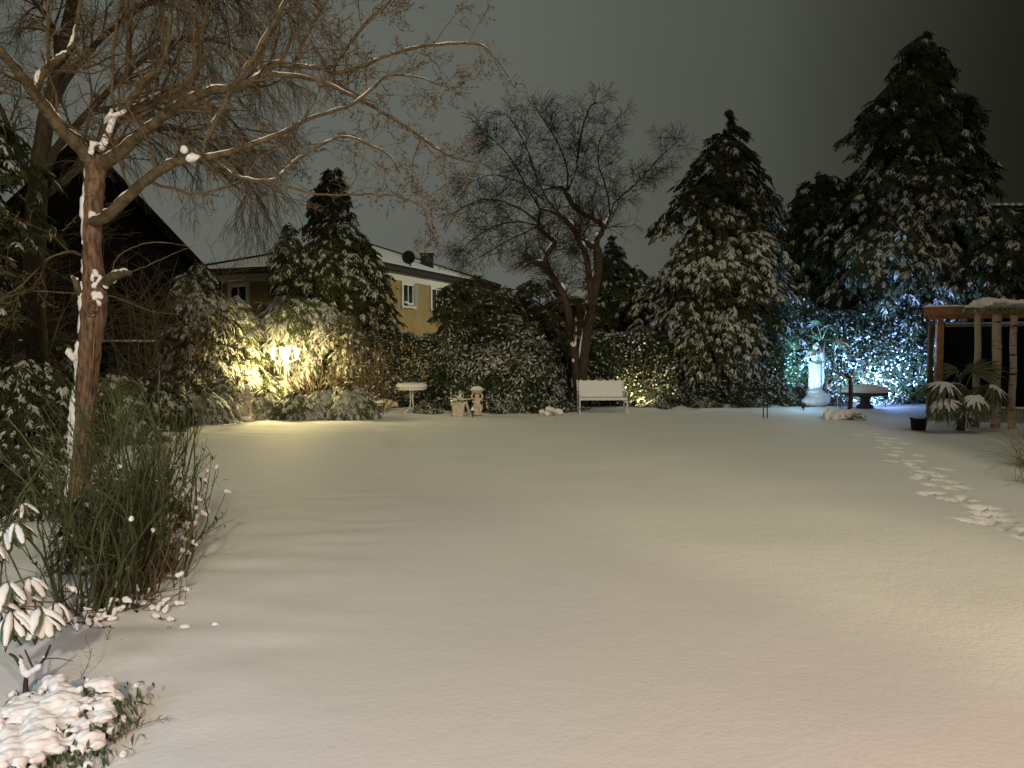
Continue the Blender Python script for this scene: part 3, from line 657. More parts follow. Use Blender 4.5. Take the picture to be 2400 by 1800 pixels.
conifer('weeping_conifer', 'drooping snowy evergreen between the lamp and the rose tangle', 'shrub', xz(815, 23.2), W(0, 735, 23.2)[2], [(0, .5, .45), (.5, .75, .6), (.8, .7, .5), (1, .15, .15)], 120, 15, .26, lambda t: .7+0*t, 44, mfol=M_brownfol, droop=.6, t0=.3)
for i, (px, d_, hh, wl, wr, nb, lab) in enumerate((
    (470, 19.6, .95, .75, .75, 120, 'low snow-laden juniper at the foot of the drooping cypress'),
    (528, 20.3, 1.15, .55, .55, 100, 'rounded snowy juniper behind the left cherub statue'),
    (622, 20.8, .85, .65, .6, 110, 'lumpy snow-covered juniper left of the lamp post foot'),
    (690, 20.6, .72, .6, .6, 100, 'low snowy juniper hiding the lamp post foot'),
    (745, 20.9, .80, .6, .6, 100, 'snowy juniper between the lamp post and the greyer one'),
    (822, 20.9, .92, .75, .65, 150, 'largest rounded juniper with grey-lit snow, left of the rose tangle'),
    (640, 22.9, 1.25, .8, .7, 130, 'taller snow-heaped juniper directly behind the lamp post'),
    (562, 21.6, 1.5, .6, .55, 110, 'bright yellow-lit juniper left of the lamp post'))):
    conifer('juniper_shrub', lab, 'shrub', xz(px, d_), hh, mound_prof(wl, wr), nb, 15, .21, lambda t: .78+0*t, 50+i, mfol=M_juniper, group='snowy junipers around the garden lamp', droop=.45, trunk=.04, snow_scale=1.35, inner=.5)
# left edge, behind the tall bare trunk
for i, (px, d_, hh, wl, wr, nb, mf, lab) in enumerate((
    (60, 12.8, 1.75, 1.3, 1.2, 260, M_conif, 'large dark snowy shrub at the left picture edge beside the bare trunk'),
    (265, 15.5, 1.45, 1.0, .9, 170, M_juniper, 'arching snowy shrub seen just right of the bare trunk'),
    (345, 17.6, 1.35, .9, .9, 150, M_conif, 'dark snowy shrub in front of the dark house door'),
    (120, 17.5, 2.4, 1.2, 1.0, 170, M_conif, 'tall dim shrub behind the left edge bushes'),
    (395, 19.0, 1.1, .7, .7, 110, M_conif, 'small snowy shrub where the lawn meets the bed corner'),
    (235, 6.7, .75, .42, .48, 130, M_conif, 'dark evergreen shrub hidden among the green stems at the nearest trunk'),
    (30, 8.8, 1.0, .8, .7, 150, M_conif, 'dark low shrub behind the rhododendrons at the left edge'),
    (330, 8.2, .55, .42, .40, 90, M_conif, 'low dark shrub at the lawn side of the green-stemmed bush'))):
    conifer('evergreen_shrub', lab, 'shrub', xz(px, d_), hh, mound_prof(wl, wr), nb, 16, .26 if d_ > 13 else (.22 if d_ > 9 else .12), lambda t: (.38 if i in (0, 3) else .45)+0*t, 70+i, mfol=mf, droop=.4, trunk=.05, snow_scale=1.05, inner=.45)
conifer('evergreen_tree', 'tall dim evergreen with snowy boughs reaching in from the left picture edge', 'tree', (W(-60, 816, 12.5)[0], 12.5, 0), 6.2, [(0, .6, .5), (.3, .8, .75), (.55, 1, .95), (.8, .9, 1.1), (1, .3, .4)], 190, 16, .26, lambda t: .22+0*t, 78, mfol=M_conif, ragged=.3, droop=.5, trunk=.1, t0=.2)

# broad-leaved shrubs and ivy hedges
leafy('laurel_shrub', 'large cherry laurel with drooping snow-tipped leaves, left of the twin trunks', 'shrub', xz(1205, 23.2), (1.62, 1.0, W(0, 770, 23.2)[2]), 2300, None, 81, M_laurel, .66, per=7, size=.19, rough=.14)
leafy('laurel_shrub', 'smaller laurel with yellow-lit leaves behind the cherub urn', 'shrub', xz(1075, 23.5), (.85, .7, W(0, 765, 23.5)[2]), 1000, None, 82, M_laurel, .66, per=7, size=.18, rough=.22)
leafy('ivy_hedge', 'ivy-covered hedge speckled with snow directly behind the white table', 'hedge', xz(960, 24.6), None, 2300, None, 83, M_ivy, .42, per=3, size=.09, boxy=(1.05, .45, 2.25), T=IVY, TS=ISNOW)
leafy('ivy_hedge', 'ivy hedge glowing warm at the right end of the white bench', 'hedge', xz(1475, 24.6), None, 3000, None, 84, M_ivy, .42, per=3, size=.10, boxy=(1.35, .45, 2.30), T=IVY, TS=ISNOW)
leafy('ivy_hedge', 'dark ivy hedge beneath the broad cypress left of the stone statue', 'hedge', xz(1700, 25.2), None, 3000, None, 85, M_ivy, .35, per=3, size=.10, boxy=(1.75, .45, 2.15), T=IVY, TS=ISNOW)
leafy('ivy_hedge', 'ivy hedge lit blue-white behind and right of the stone statue', 'hedge', xz(1965, 26.4), None, 4200, None, 86, M_ivy, .52, per=3, size=.11, boxy=(2.1, .5, 3.5), T=IVY, TS=ISNOW)
leafy('ivy_hedge', 'black ivy hedge between the blue-lit leaves and the timber shelter', 'hedge', xz(2165, 26.0), None, 1700, None, 87, M_ivy, .2, per=3, size=.10, boxy=(.85, .5, 3.3), T=IVY, TS=ISNOW)
leafy('ivy_hedge', 'dim ivy hedge behind the laurel between table and trunk', 'hedge', xz(1180, 25.4), None, 2200, None, 88, M_ivy, .25, per=3, size=.10, boxy=(2.3, .4, 2.2), T=IVY, TS=ISNOW)
for i, (px, d_, r, h, lab) in enumerate(((1005, 22.3, .38, .42, 'low grassy snowy plant left of the square planter'), (1180, 22.4, .5, .38, 'low snow-dusted plant right of the cherub urn'), (1245, 22.6, .42, .34, 'small strappy plant left of the snowy stones'),
     (1345, 23.0, .45, .3, 'low ground plant under the left end of the bench'), (1535, 23.8, .5, .32, 'low plant right of the bench under the warm hedge'), (1650, 24.2, .6, .3, 'low snowy plant under the broad cypress'),
     (1760, 24.2, .6, .42, 'low snowy plant left of the stone statue beside the stakes'), (1855, 24.3, .28, .5, 'small snowy bush touching the left of the statue plinth'), (1955, 24.9, .4, .3, 'small plant between statue and round stone table'))):
    leafy('bedding_plant', lab, 'plant', xz(px, d_), (r, r*.8, h), 170, None, 90+i, M_laurel, .55, per=6, size=.12, stems=4, T=LEAF, group='low plants along the lawn edge')

# ------------------------------------------------------------ bare trees
def bare_tree(name, label, base, limbs, mt, ml, mtw, levels, seed, snow=True, snow_min=.02, bud=None, sides=7, twiggroup=None, cat='tree', snow_p=.75, thin=1.0, snow_k=1.0, rscale=1.0, thinset=()):
    """limbs: list of control lists (px, py, depth, radius in px); first one is the trunk"""
    rg = np.random.default_rng(seed); t_ = thing(name, label, cat, base)
    polys = []; bs = B()
    for li, L in enumerate(limbs):
        pts = np.array([np.append(W(a[0], a[1], a[2]), a[3]/F*a[2]*(thin if a[3] < 5.5 else 1)) for a in L]); n = max(8, len(L)*5)
        q = resample(pts, n); q[:, 3] = np.maximum(q[:, 3]*rscale*(.6 if li in thinset else 1), .003)
        if li: q[1:-1, :3] += rg.normal(0, .0035, (n-2, 3))
        polys.append(q)
        b = B(); tube(b, q[:, :3], q[:, 3]*(1+.05*np.sin(np.arange(n)*1.7+li)), 14 if li == 0 else 9)
        b.build('trunk' if li == 0 else 'limb', mt if li == 0 else ml, t_, True)
        if snow and q[:, 3].max() > snow_min:
            # snow lying along the upper side of the limb
            i0 = 0
            while i0 < n-2:
                ln = int(rg.integers(2, 7)); 
                if rg.random() < snow_p:
                    s = q[i0:i0+ln+1]; tn = nrm(np.gradient(s[:, :3], axis=0)) if len(s) > 1 else None
                    if tn is not None and len(s) > 2:
                        slope = np.abs(tn[:, 2]).mean()
                        if slope < .93 or li == 0:
                            upv = np.array([0, 0, 1.])-tn*tn[:, 2:3]; upv = nrm(upv)
                            if li == 0: upv = nrm(np.array([-1., -.25, .2])-0*tn)
                            k = np.sin(np.linspace(.15, math.pi-.15, len(s)))**.5
                            rr = s[:, 3]*(.60*snow_k if li else .42)*k*rg.uniform(.75, 1.1, len(s)); c = s[:, :3]+upv*(s[:, 3]*(.82 if li else .78))[:, None]
                            if s[:, 3].min() > .007: tube(bs, c, np.maximum(rr, .003), 7)
                i0 += ln+(0 if rg.random() < .5 else 1)
    if bs.n: bs.build('snow', M_snow, t_, True, 'stuff')
    # twigs grown level by level
    cur = []
    for q in polys: 
        m = resample(q, 12); cur.append(m)
    cur = np.array(cur); P, R = cur[:, :, :3], cur[:, :, 3]
    if levels.get('skip', 0): P, R = P[levels['skip']:], R[levels['skip']:]
    if levels.get('no'):
        kk = [i for i in range(len(P)) if i+levels.get('skip', 0) not in levels['no']]; P, R = P[kk], R[kk]
    bt = B(); tips = []
    for lv in levels['lv']:
        m, t0, t1, ang, Lm, k, wob, grav, rf, up = lv
        # longer limbs carry more
        Ls = np.linalg.norm(np.diff(P, axis=1), axis=2).sum(1); rep = np.maximum(1, np.round(m*Ls/max(Ls.mean(), 1e-6))).astype(int) if len(P) < 60 else np.full(len(P), m)
        idx = np.repeat(np.arange(len(P)), rep); p, dd, r, t, _ = children(P[idx], R[idx], 1, t0, t1, ang, rg, up)
        r = np.minimum(r*rf, Lm*.02); L = Lm*rg.uniform(.45, 1.25, len(p))*(1.15-.6*t)
        Q = grow(p, dd, L, k, wob, grav, rg); RR = r[:, None]*np.linspace(1, .35, k)[None]; RR = np.maximum(RR, levels['rmin'])
        tubes(bt, Q, RR, 4 if Lm > .7 else 3); tips.append(Q); P, R = Q, RR
    bt.build('twigs', mtw, t_, False, 'stuff')
    if bud:
        Q = np.concatenate([x.reshape(-1, 3) for x in tips[-2:]]); m = rg.random(len(Q)) < bud[1]; Q = Q[m]
        O = np.array([[1, 0, 0], [-.4, .5, 0], [-.4, -.5, .0], [-.2, 0, .55], [-.2, 0, -.4]]); b = B()
        inst(b, O, [[0, 1, 3], [0, 3, 2], [0, 4, 1], [0, 2, 4]], Q, frames(rg.normal(0, 1, (len(Q), 3))), bud[0]*rg.uniform(.5, 1.5, len(Q))); b.build('buds', mtw, t_, False, 'stuff')
    return t_, polys

d0 = 7.9
limbsA = [
 [(178,1270,d0,34),(184,1160,d0,27),(193,1053,d0,25),(200,950,d0,26),(208,850,d0,28),(213,790,d0,29),(221,720,d0,32),(221,660,d0,29),(216,590,d0,23),(218,500,d0,24),(222,430,d0,24),(226,375,d0,26),(240,335,d0,22)],
 [(226,395,d0,22),(192,350,7.8,19),(140,298,7.6,17),(85,225,7.4,14.5),(42,165,7.2,12),(0,118,7.0,11),(-70,40,6.8,9)],
 [(82,222,7.4,11),(95,178,7.5,11),(125,148,7.6,10),(160,122,7.7,8),(178,70,7.8,6),(190,-20,7.9,5)],
 [(238,360,d0,22),(252,312,8.0,18),(276,275,8.1,17),(320,255,8.2,13),(375,228,8.3,11),(430,203,8.4,10),(458,185,8.4,7),(470,110,8.5,6),(488,-10,8.6,5)],
 [(285,265,8.1,11),(312,228,8.0,9),(342,188,7.9,8),(378,152,7.8,7),(395,80,7.8,6),(402,-20,7.8,5)],
 [(238,385,d0,18),(275,362,7.8,17),(322,322,7.7,14),(380,275,7.6,13),(440,233,7.5,12.5),(500,212,7.5,11),(560,206,7.5,11),(612,178,7.5,11),(640,150,7.5,9),(707,156,7.6,6),(757,160,7.7,5.5),(788,171,7.8,5),(853,154,7.9,4.5),(919,125,8.0,4.2),(1015,106,8.1,3.6),(1111,102,8.2,3),(1153,127,8.2,2.2),(1192,181,8.2,1.6)],
 [(612,172,7.5,7),(727,184,7.6,5),(815,219,7.8,4.6),(880,254,7.9,4.2),(950,296,8.0,4),(1015,342,8.1,3.4),(1061,369,8.2,2.6),(1111,380,8.2,1.8)],
 [(765,160,7.7,5),(784,150,7.7,5),(827,92,7.8,4.5),(861,50,7.9,4),(900,19,8,3.5),(930,-20,8.1,3)],
 [(690,150,7.6,4.5),(700,120,7.5,4),(727,69,7.5,4),(765,4,7.5,3.5),(780,-30,7.5,3)],
 [(474,360,7.3,4.5),(482,330,7.3,6),(499,297,7.25,6.5),(542,213,7.2,7),(615,101,7.1,6.5),(669,0,7.0,6),(680,-20,7.0,6)],
 [(205,522,d0,12),(245,510,7.7,15),(290,470,7.6,14),(340,425,7.5,13),(400,385,7.4,12),(450,368,7.4,11),(500,368,7.4,9),(592,338,7.4,6.5),(669,307,7.5,5.2),(738,273,7.5,4.6),(823,246,7.6,4),(880,200,7.7,3.6),(911,177,7.7,3),(976,180,7.8,2.2),(1050,205,7.8,1.6)],
 [(500,375,7.4,6),(560,415,7.3,5),(638,423,7.2,4.6),(684,384,7.3,4),(730,353,7.3,3.6),(803,319,7.4,3.2),(861,338,7.5,3),(907,361,7.5,2.4),(938,407,7.6,1.8)],
 [(638,423,7.2,4),(740,455,7.2,3),(850,455,7.2,2.6),(920,458,7.2,2.2),(980,480,7.2,1.8),(1020,515,7.2,1.4)],
 [(240,668,d0,14),(262,650,7.7,12),(285,642,7.6,9),(305,640,7.5,7)],
 [(192,700,d0,9),(182,675,7.8,8),(174,650,7.8,7)],
 [(262,640,7.7,3.5),(278,600,7.6,3),(330,573,7.5,2.8),(385,568,7.5,2.4),(440,577,7.4,1.4)],
 [(300,640,7.5,3.5),(345,622,7.4,2.6),(400,598,7.4,2.2),(455,575,7.3,1.4)],
 [(245,690,7.8,3.5),(300,708,7.5,2.8),(360,730,7.3,2.4),(420,738,7.2,1.4)],
 [(200,605,7.9,6),(176,592,7.7,7),(150,592,7.6,5),(110,610,7.5,4),(60,660,7.4,3),(0,702,7.3,2.2)],
 [(195,690,7.9,3.5),(150,686,7.7,3.4),(90,683,7.6,3),(40,688,7.5,2.6),(-20,715,7.4,2)],
 [(300,195,8.2,5),(298,140,8.2,5),(305,60,8.2,5),(318,-20,8.2,4)],
 [(268,262,8.0,4),(262,215,7.9,4),(266,120,7.8,4),(280,20,7.7,3.5),(285,-20,7.7,3)],
 [(120,150,7.6,4.5),(112,100,7.5,4.5),(118,30,7.4,4),(122,-20,7.4,4)],
 [(350,240,8.0,4),(372,180,8,4),(380,90,8,4),(372,-20,8,4)],
 [(560,206,7.6,5),(600,150,7.7,5),(640,60,7.8,4.5),(655,-20,7.9,4)],
 [(0,215,7.4,4),(90,240,7.5,3.5),(170,300,7.6,3),(230,330,7.8,2)],
]
lvA = dict(rmin=.0018, lv=[(10, .15, 1, .9, .9, 8, .17, .02, .4, .1), (5, .15, 1, .8, .36, 6, .22, .0, .6, 0), (4, .1, 1, .9, .13, 4, .3, .02, .7, 0), (2, .2, 1, 1.0, .045, 3, .4, .0, .8, 0)], skip=1, no=(13, 14, 15, 16, 17, 19))
fgt, _ = bare_tree('bare_fruit_tree', 'nearest bare tree with reddish lopped trunk, snow-lined limbs spreading across the top left', W(180, 1262, d0)*[1, 1, 0], limbsA, M_bark, M_limb, M_twig, lvA, 101, bud=(.011, .36), rscale=.88, thinset=(15, 16, 17, 18, 19))
# snow plastered on the trunk's left side, knot and snow caps in the forks
rg = np.random.default_rng(5)
b = B()
for (ya, yb, wd) in ((385, 420, 4), (560, 575, 4), (455, 515, 8), (660, 730, 9), (745, 760, 3), (800, 870, 9), (905, 1075, 11), (1085, 1110, 6), (1130, 1185, 8)):
    n = max(4, (yb-ya)//8); yy = np.linspace(ya, yb, n); tr = np.array([(a[1], a[0], a[3]) for a in limbsA[0]]); o_ = np.argsort(tr[:, 0]); tr = tr[o_]
    cx = np.interp(yy, tr[:, 0], tr[:, 1]); rr = np.interp(yy, tr[:, 0], tr[:, 2]); k = np.sin(np.linspace(.2, math.pi-.2, n))**.4
    pts = np.array([W(cx[i]-rr[i]*.88, yy[i], d0-.03) for i in range(n)]); tube(b, pts, 1.35*wd/F*d0*k*rg.uniform(.8, 1.15, n), 8)
b.build('trunk_snow', M_snow, fgt, True, 'stuff')
def snow_pad(prims, parent=None, voxel=.01, name='snow', world=True, mt_=None, rough=None):
    me = remesh(prims, voxel, name, mt_ or M_snow, 3)
    V = np.empty(len(me.vertices)*3, np.float32); me.vertices.foreach_get('co', V); V = V.reshape(-1, 3); Nn = np.empty(len(V)*3, np.float32); me.vertices.foreach_get('normal', Nn); Nn = Nn.reshape(-1, 3)
    r_ = voxel*.8 if rough is None else rough; V = V+Nn*(r_*(vnoise(V[:, 0]+V[:, 2]*.7, V[:, 1]-V[:, 2]*.6, .22/voxel, 3)+.8*vnoise(V[:, 0]*1.1-V[:, 1], V[:, 2]+V[:, 1]*.5, .45/voxel, 4)))[:, None]
    me.vertices.foreach_set('co', V.astype(np.float32).ravel()); me.update()
    o = link(name, me, parent, 'stuff' if len(prims) > 7 else None)
    if parent is not None: o.location = tuple(-np.array(parent.matrix_basis.translation))
    return o
pr = []
for (xa_, ya_), (xb_, yb_), r in (((240, 345), (256, 305), 8), ((256, 305), (268, 272), 8), ((268, 270), (292, 262), 6), ((258, 268), (262, 256), 4), ((216, 655), (213, 640), 5), ((222, 700), (224, 682), 5)):
    pr.append(('c', W(xa_, ya_, 7.78), W(xb_, yb_, 7.86), r/F*d0, r/F*d0*.8))
for px, py, r, n_ in ((222, 640, 6, 5), (225, 690, 6, 5), (218, 668, 4, 3), (247, 670, 4, 4), (236, 658, 3, 3), (280, 640, 7, 6), (262, 655, 5, 3), (171, 650, 4, 2), (215, 505, 5, 4), (216, 350, 7, 3), (220, 340, 5, 3), (452, 368, 8, 6), (75, 203, 6, 2), (121, 138, 5, 2), (168, 835, 7, 6), (225, 702, 8, 4)):
    c = W(px, py, d0-.09 if py > 400 else 7.72)
    if px > 400: c = W(px, py, 7.36)
    for k in range(n_): pr.append(('e', c+rg.normal(0, r/F*d0*.8, 3)*[1, .4, 1.1], np.abs(rg.normal(r/F*d0*.75, .006, 3))+.008))
snow_pad(pr, fgt, .008, 'fork_snow')
kb = B(); c = W(213, 722, d0-.145); th = np.linspace(0, 2*math.pi, 15)
tube(kb, [c+(.055*math.cos(a), .01*abs(math.cos(a)), .075*math.sin(a)) for a in th], .014, 6); tube(kb, [c+(.03*math.cos(a), .0, .045*math.sin(a)) for a in th], .010, 6); kb.build('branch_scar', M_bark, fgt, True)
# furrows of the trunk: raised bark ribs
fb = B()
for i in range(10):
    y0_, y1_ = rg.uniform(760, 900), rg.uniform(980, 1240); off = rg.uniform(-.75, .85); n = 14; yy = np.linspace(y0_, y1_, n)
    cx = np.interp(yy, tr[:, 0], tr[:, 1]); rr = np.interp(yy, tr[:, 0], tr[:, 2]); of = off+.08*np.sin(np.linspace(0, 5, n)+i)
    pts = np.array([W(cx[j]+rr[j]*of[j], yy[j], d0-(rr[j]/F*d0)*math.sqrt(max(0, 1-of[j]**2))*.93) for j in range(n)]); tube(fb, pts, .013*np.sin(np.linspace(.2, math.pi-.1, n))+.003, 6)
fb.build('bark_ridges', M_bark, fgt, True, 'stuff')

# weeping tree behind it, and the dark trunk at the left
dW = 15.0
limbsW = [
 [(92,900,dW,26),(82,760,dW,24),(80,600,dW,23),(88,450,dW,21),(105,300,dW,18),(140,150,dW,15),(170,0,dW,12),(190,-120,dW,9)],
 [(92,420,dW,12),(130,350,dW,10),(210,260,14.6,8),(300,170,14.4,6),(380,110,14.2,5),(470,90,14,4),(560,120,14,3),(620,190,13.8,2)],
 [(110,280,dW,10),(160,180,dW,8),(250,80,dW,6),(360,0,dW,5),(460,-40,dW,4),(560,-10,dW,3)],
 [(88,450,dW,9),(40,350,dW,7),(0,250,dW,5),(-60,150,dW,4)],
 [(92,470,dW,8),(180,400,14.6,7),(280,330,14.2,6),(380,300,14,5),(480,330,13.8,3.5),(570,410,13.7,2.4),(620,490,13.7,1.6)],
 [(140,150,dW,8),(120,60,dW,6),(60,-20,dW,5),(0,-60,dW,4)],
 [(210,260,14.6,5),(330,240,14.2,4.5),(450,230,14,4),(540,280,13.9,3),(600,360,13.8,2)],
 [(170,0,dW,8),(300,-60,dW,6),(450,-80,14.6,5),(600,-40,14.4,3),(700,60,14.2,2)],
]
lvW = dict(rmin=.0028, lv=[(24, .15, 1, .8, 1.3, 7, .15, -.04, .5, .15), (9, .15, 1, .6, .95, 6, .13, -.17, .5, 0), (5, .1, 1, .5, .5, 4, .16, -.24, .6, 0)], skip=1)
bare_tree('weeping_birch', 'tall birch with dark trunk and curtains of fine hanging twigs behind the lopped trunk', W(92, 900, dW)*[1, 1, 0], limbsW, M_dbark, M_dbark, M_twigw, lvW, 102, snow=False)

# the leaning twin-trunked tree by the bench
dC = 23.0
limbsC = [
 [(1362,950,dC,18),(1364,900,dC,15),(1370,820,dC,15),(1382,740,dC,14),(1395,670,dC,14),(1402,620,dC,13.5),(1400,590,dC,14),(1394,575,dC,12)],
 [(1356,950,dC,12),(1348,860,22.9,11),(1340,780,22.8,11),(1325,700,22.8,10),(1300,655,22.8,10),(1282,625,22.7,9),(1262,615,22.6,7),(1240,615,22.5,4),(1225,628,22.5,2.5)],
 [(1284,628,22.7,8),(1280,605,22.7,8),(1294,578,22.7,8),(1298,565,22.7,8),(1275,545,22.6,7),(1262,530,22.6,6),(1265,495,22.5,4),(1255,460,22.5,3)],
 [(1394,585,dC,12),(1400,560,dC,9),(1410,545,dC,9),(1414,530,dC,8),(1395,515,dC,8),(1370,502,dC,8),(1345,482,dC,8),(1328,455,dC,7),(1318,440,dC,6),(1292,440,dC,4),(1275,447,dC,2.5)],
 [(1326,450,dC,6),(1340,425,dC,4.5),(1352,380,23.2,4),(1360,330,23.3,4),(1368,290,23.4,3.5),(1385,248,23.4,3),(1400,243,23.4,2)],
 [(1414,535,dC,6),(1428,505,23.2,5),(1436,480,23.3,5),(1450,465,23.4,4),(1480,440,23.5,3.5),(1510,410,23.6,3),(1545,370,23.7,2.5),(1590,330,23.8,1.5)],
 [(1430,500,23.2,4.5),(1426,470,23.1,3.5),(1418,430,23,3),(1402,380,22.9,2.6),(1410,320,22.9,2.2),(1450,290,22.9,1.5)],
 [(1392,580,dC,10),(1372,568,22.9,9),(1355,558,22.8,9),(1340,530,22.7,7),(1320,512,22.6,6),(1290,495,22.6,5),(1262,488,22.5,3.5)],
 [(1385,720,22.7,9),(1382,660,22.6,9),(1376,610,22.6,9),(1366,580,22.6,8),(1355,562,22.6,6)],
 [(1357,560,22.8,5),(1372,540,22.7,4),(1382,510,22.6,3),(1388,470,22.5,2.5),(1400,420,22.4,2)],
 [(1320,512,22.6,4),(1285,470,22.4,3.5),(1260,420,22.3,3),(1240,360,22.2,2.5),(1210,300,22.2,2),(1190,270,22.2,1.5)],
 [(1262,520,22.6,4),(1220,490,22.4,3.5),(1170,470,22.2,3),(1120,470,22.1,2.4),(1060,500,22,1.5)],
 [(1262,530,22.6,4),(1215,520,22.8,3.2),(1160,530,23,2.8),(1110,560,23,2.2),(1070,600,23,1.4)],
 [(1265,490,22.5,3.5),(1230,430,22.6,3),(1195,370,22.7,2.5),(1160,330,22.8,2),(1130,320,22.8,1.4)],
 [(1328,455,dC,4),(1330,400,23.3,3.4),(1310,340,23.5,3),(1280,290,23.6,2.4),(1260,260,23.6,1.6)],
 [(1275,470,22.4,4),(1240,440,22.2,3),(1200,420,22,2.6),(1150,410,21.9,2),(1100,430,21.8,1.4)],
 [(1262,528,22.6,3.5),(1230,545,22.4,3),(1180,570,22.3,2.4),(1130,600,22.2,2),(1090,620,22.2,1.3)],
]
lvC = dict(rmin=.0040, lv=[(21, .15, 1, .9, .95, 7, .18, .0, .32, .1), (8, .1, 1, .75, .62, 5, .21, -.04, .6, 0), (4, .1, 1, .7, .36, 4, .18, -.08, .7, 0)], skip=1)
bare_tree('gnarled_bare_tree', 'leaning twin-trunked bare tree with a cloud of thin twigs, behind the bench', W(1362, 972, dC)*[1, 1, 0], limbsC, M_dbark, M_dbark, M_dtwig, lvC, 103, thin=.7, rscale=.80, snow_k=1.5, snow_min=.03, snow_p=.85)
# snow ball caught in the crotch
o = snow_pad([('e', W(1347, 790, 22.75), (.07, .07, .12)), ('e', W(1349, 770, 22.8), (.05, .06, .12)), ('e', W(1344, 806, 22.75), (.10, .08, .09)), ('e', W(1350, 750, 22.85), (.04, .05, .1)), ('e', W(1343, 845, 22.75), (.05, .06, .06))], None, .02, 'snow_clump')
tag(o, 'white snow clump wedged in the crotch between the twin trunks', 'snow')
# ------------------------------------------------------------ garden lamp
def garden_lamp():
    d = 21.6; g0 = xz(668, d); g0[2] = float(gz(g0[0], g0[1]))
    t = thing('garden_lamp_post', 'lit candelabra lamp post with several glowing lanterns among snowy junipers', 'lamp', g0)
    x, y = g0[0], g0[1]; zt = W(0, 838, d)[2]
    b = B(); lathe(b, [(.001, 0), (.13, 0), (.13, .05), (.07, .12), (.05, .3), (.035, .36), (.032, zt-.1), (.05, zt-.06), (.03, zt), (.045, zt+.05), (.001, zt+.12)], 12, (x, y, 0)); b.build('post', M_lampw, t, True)
    heads = [(-.30, -.12, 0), (.02, -.32, .04), (.32, .02, .0), (.0, .30, .05)]
    for hx, hy, hz in heads:
        b = B(); q = resample([(x, y, zt-.05), (x+hx*.5, y+hy*.5, zt-.12), (x+hx, y+hy, zt-.03), (x+hx, y+hy, zt+.04+hz)], 10); tube(b, q, .014, 6); b.build('arm', M_lampw, t, True)
        c = (x+hx, y+hy, zt+.04+hz)
        b = B(); lathe(b, [(.001, 0), (.04, .0), (.062, .14), (.064, .18), (.001, .19)], 10, c); ln = b.build('lantern_globe', M_glow, t, True)
        b = B(); lathe(b, [(.125, .20), (.12, .225), (.07, .29), (.03, .33), (.012, .36), (.001, .40)], 10, c); lathe(b, [(.001, .199), (.124, .199)], 10, c); cpp = b.build('cap', M_lampcap, ln, True)
    for hx, hy, hz in heads[:3]:
        lo = light('garden_lamp_light', 'POINT', (x+hx*1.45, y+hy*1.3-.05, zt+.10+hz), 140, (1.0, .80, .30), shadow_soft_size=.09)
garden_lamp()

# ------------------------------------------------------------ statues
def draped_woman(c, s, mt_, name, label, face=-1):
    """standing draped classical figure on a plinth, height about 1.55*s"""
    x, y, z = c
    def p(a, b_, c_): return np.array([x+a*s*1.12, y+b_*s*1.1, z+c_*s])
    E = lambda a, b_, c_, r: ('e', p(a, b_, c_), np.array(r)*s*[1.15, 1.05, 1])
    C = lambda p0, p1, r0, r1: ('c', p(*p0), p(*p1), r0*s*1.08, r1*s*1.08)
    pr = [E(.01, 0, 1.44, (.062, .075, .088)), E(.01, .02, 1.475, (.070, .085, .065)), E(.015, .085, 1.46, (.045, .045, .045)), C((.01, .01, 1.38), (.0, .01, 1.31), .030, .036), C((.01, -.075, 1.44), (.01, -.08, 1.415), .012, .014),
          E(0, 0, 1.22, (.15, .085, .11)), E(-.005, 0, 1.09, (.095, .075, .10)), C((-.15, 0, 1.28), (.15, 0, 1.26), .052, .052), E(-.055, -.065, 1.20, (.05, .04, .05)), E(.055, -.065, 1.20, (.05, .04, .05)),
          # left arm folded up to the breast, right arm down holding the cloth
          C((-.17, .0, 1.27), (-.29, -.02, 1.10), .048, .04), C((-.29, -.02, 1.10), (-.09, -.13, 1.17), .038, .026), E(-.06, -.14, 1.18, (.035, .025, .025)), C((-.06, -.145, 1.18), (-.01, -.14, 1.21), .012, .008),
          C((.17, .0, 1.25), (.215, .0, 1.02), .048, .04), C((.215, .0, 1.02), (.20, -.06, .80), .038, .03), E(.20, -.07, .77, (.03, .03, .042)),
          # hips and draped legs
          E(.01, 0, .91, (.165, .115, .13)), C((-.07, 0, .90), (-.085, -.02, .30), .115, .085), C((.07, -.02, .88), (.06, -.06, .52), .112, .09), C((.06, -.06, .52), (.09, .0, .15), .085, .075), C((-.085, -.02, .35), (-.09, -.01, .12), .085, .09),
          E(-.09, -.08, .085, (.04, .085, .03)), E(.08, -.09, .085, (.04, .085, .03))]
    for i in range(7):          # folds of the robe
        a = -.15+.05*i; pr.append(C((a*.9+.02, -.09, .86-.03*abs(i-3)), (a*.75+.03*math.sin(i*2.1), -.07, .12), .014, .022))
    for i in range(5):          # cloth rolled across the hips
        pr.append(C((-.17, -.03, .98-.05*i), (.0, -.12, .90-.06*i), .026, .028)); pr.append(C((.0, -.12, .90-.06*i), (.19, -.04, .95-.045*i), .028, .022))
    pr += [C((.20, -.03, .95), (.22, -.02, .35), .045, .04), C((.21, -.05, .70), (.24, -.02, .50), .03, .035), C((.215, .0, .40), (.19, .02, .10), .04, .03), C((-.10, .05, .9), (-.12, .05, .10), .05, .05)]
    t = thing(name, label, 'statue', (x, y, z))
    me = remesh(pr, .014*s, 'figure', mt_, 1); o = link('figure', me, t); o.location = (-x, -y, -z)
    return t, p
sp_ = xz(1911, 24.3); sp_[2] = float(gz(sp_[0], sp_[1]))
zs = W(0, 918, 24.3)[2]
t, p = draped_woman((sp_[0], sp_[1], zs-.06*1.0), 1.02, M_marble, 'draped_statue', 'life-like pale stone statue of a draped woman on a snowy plinth, lit blue-white')
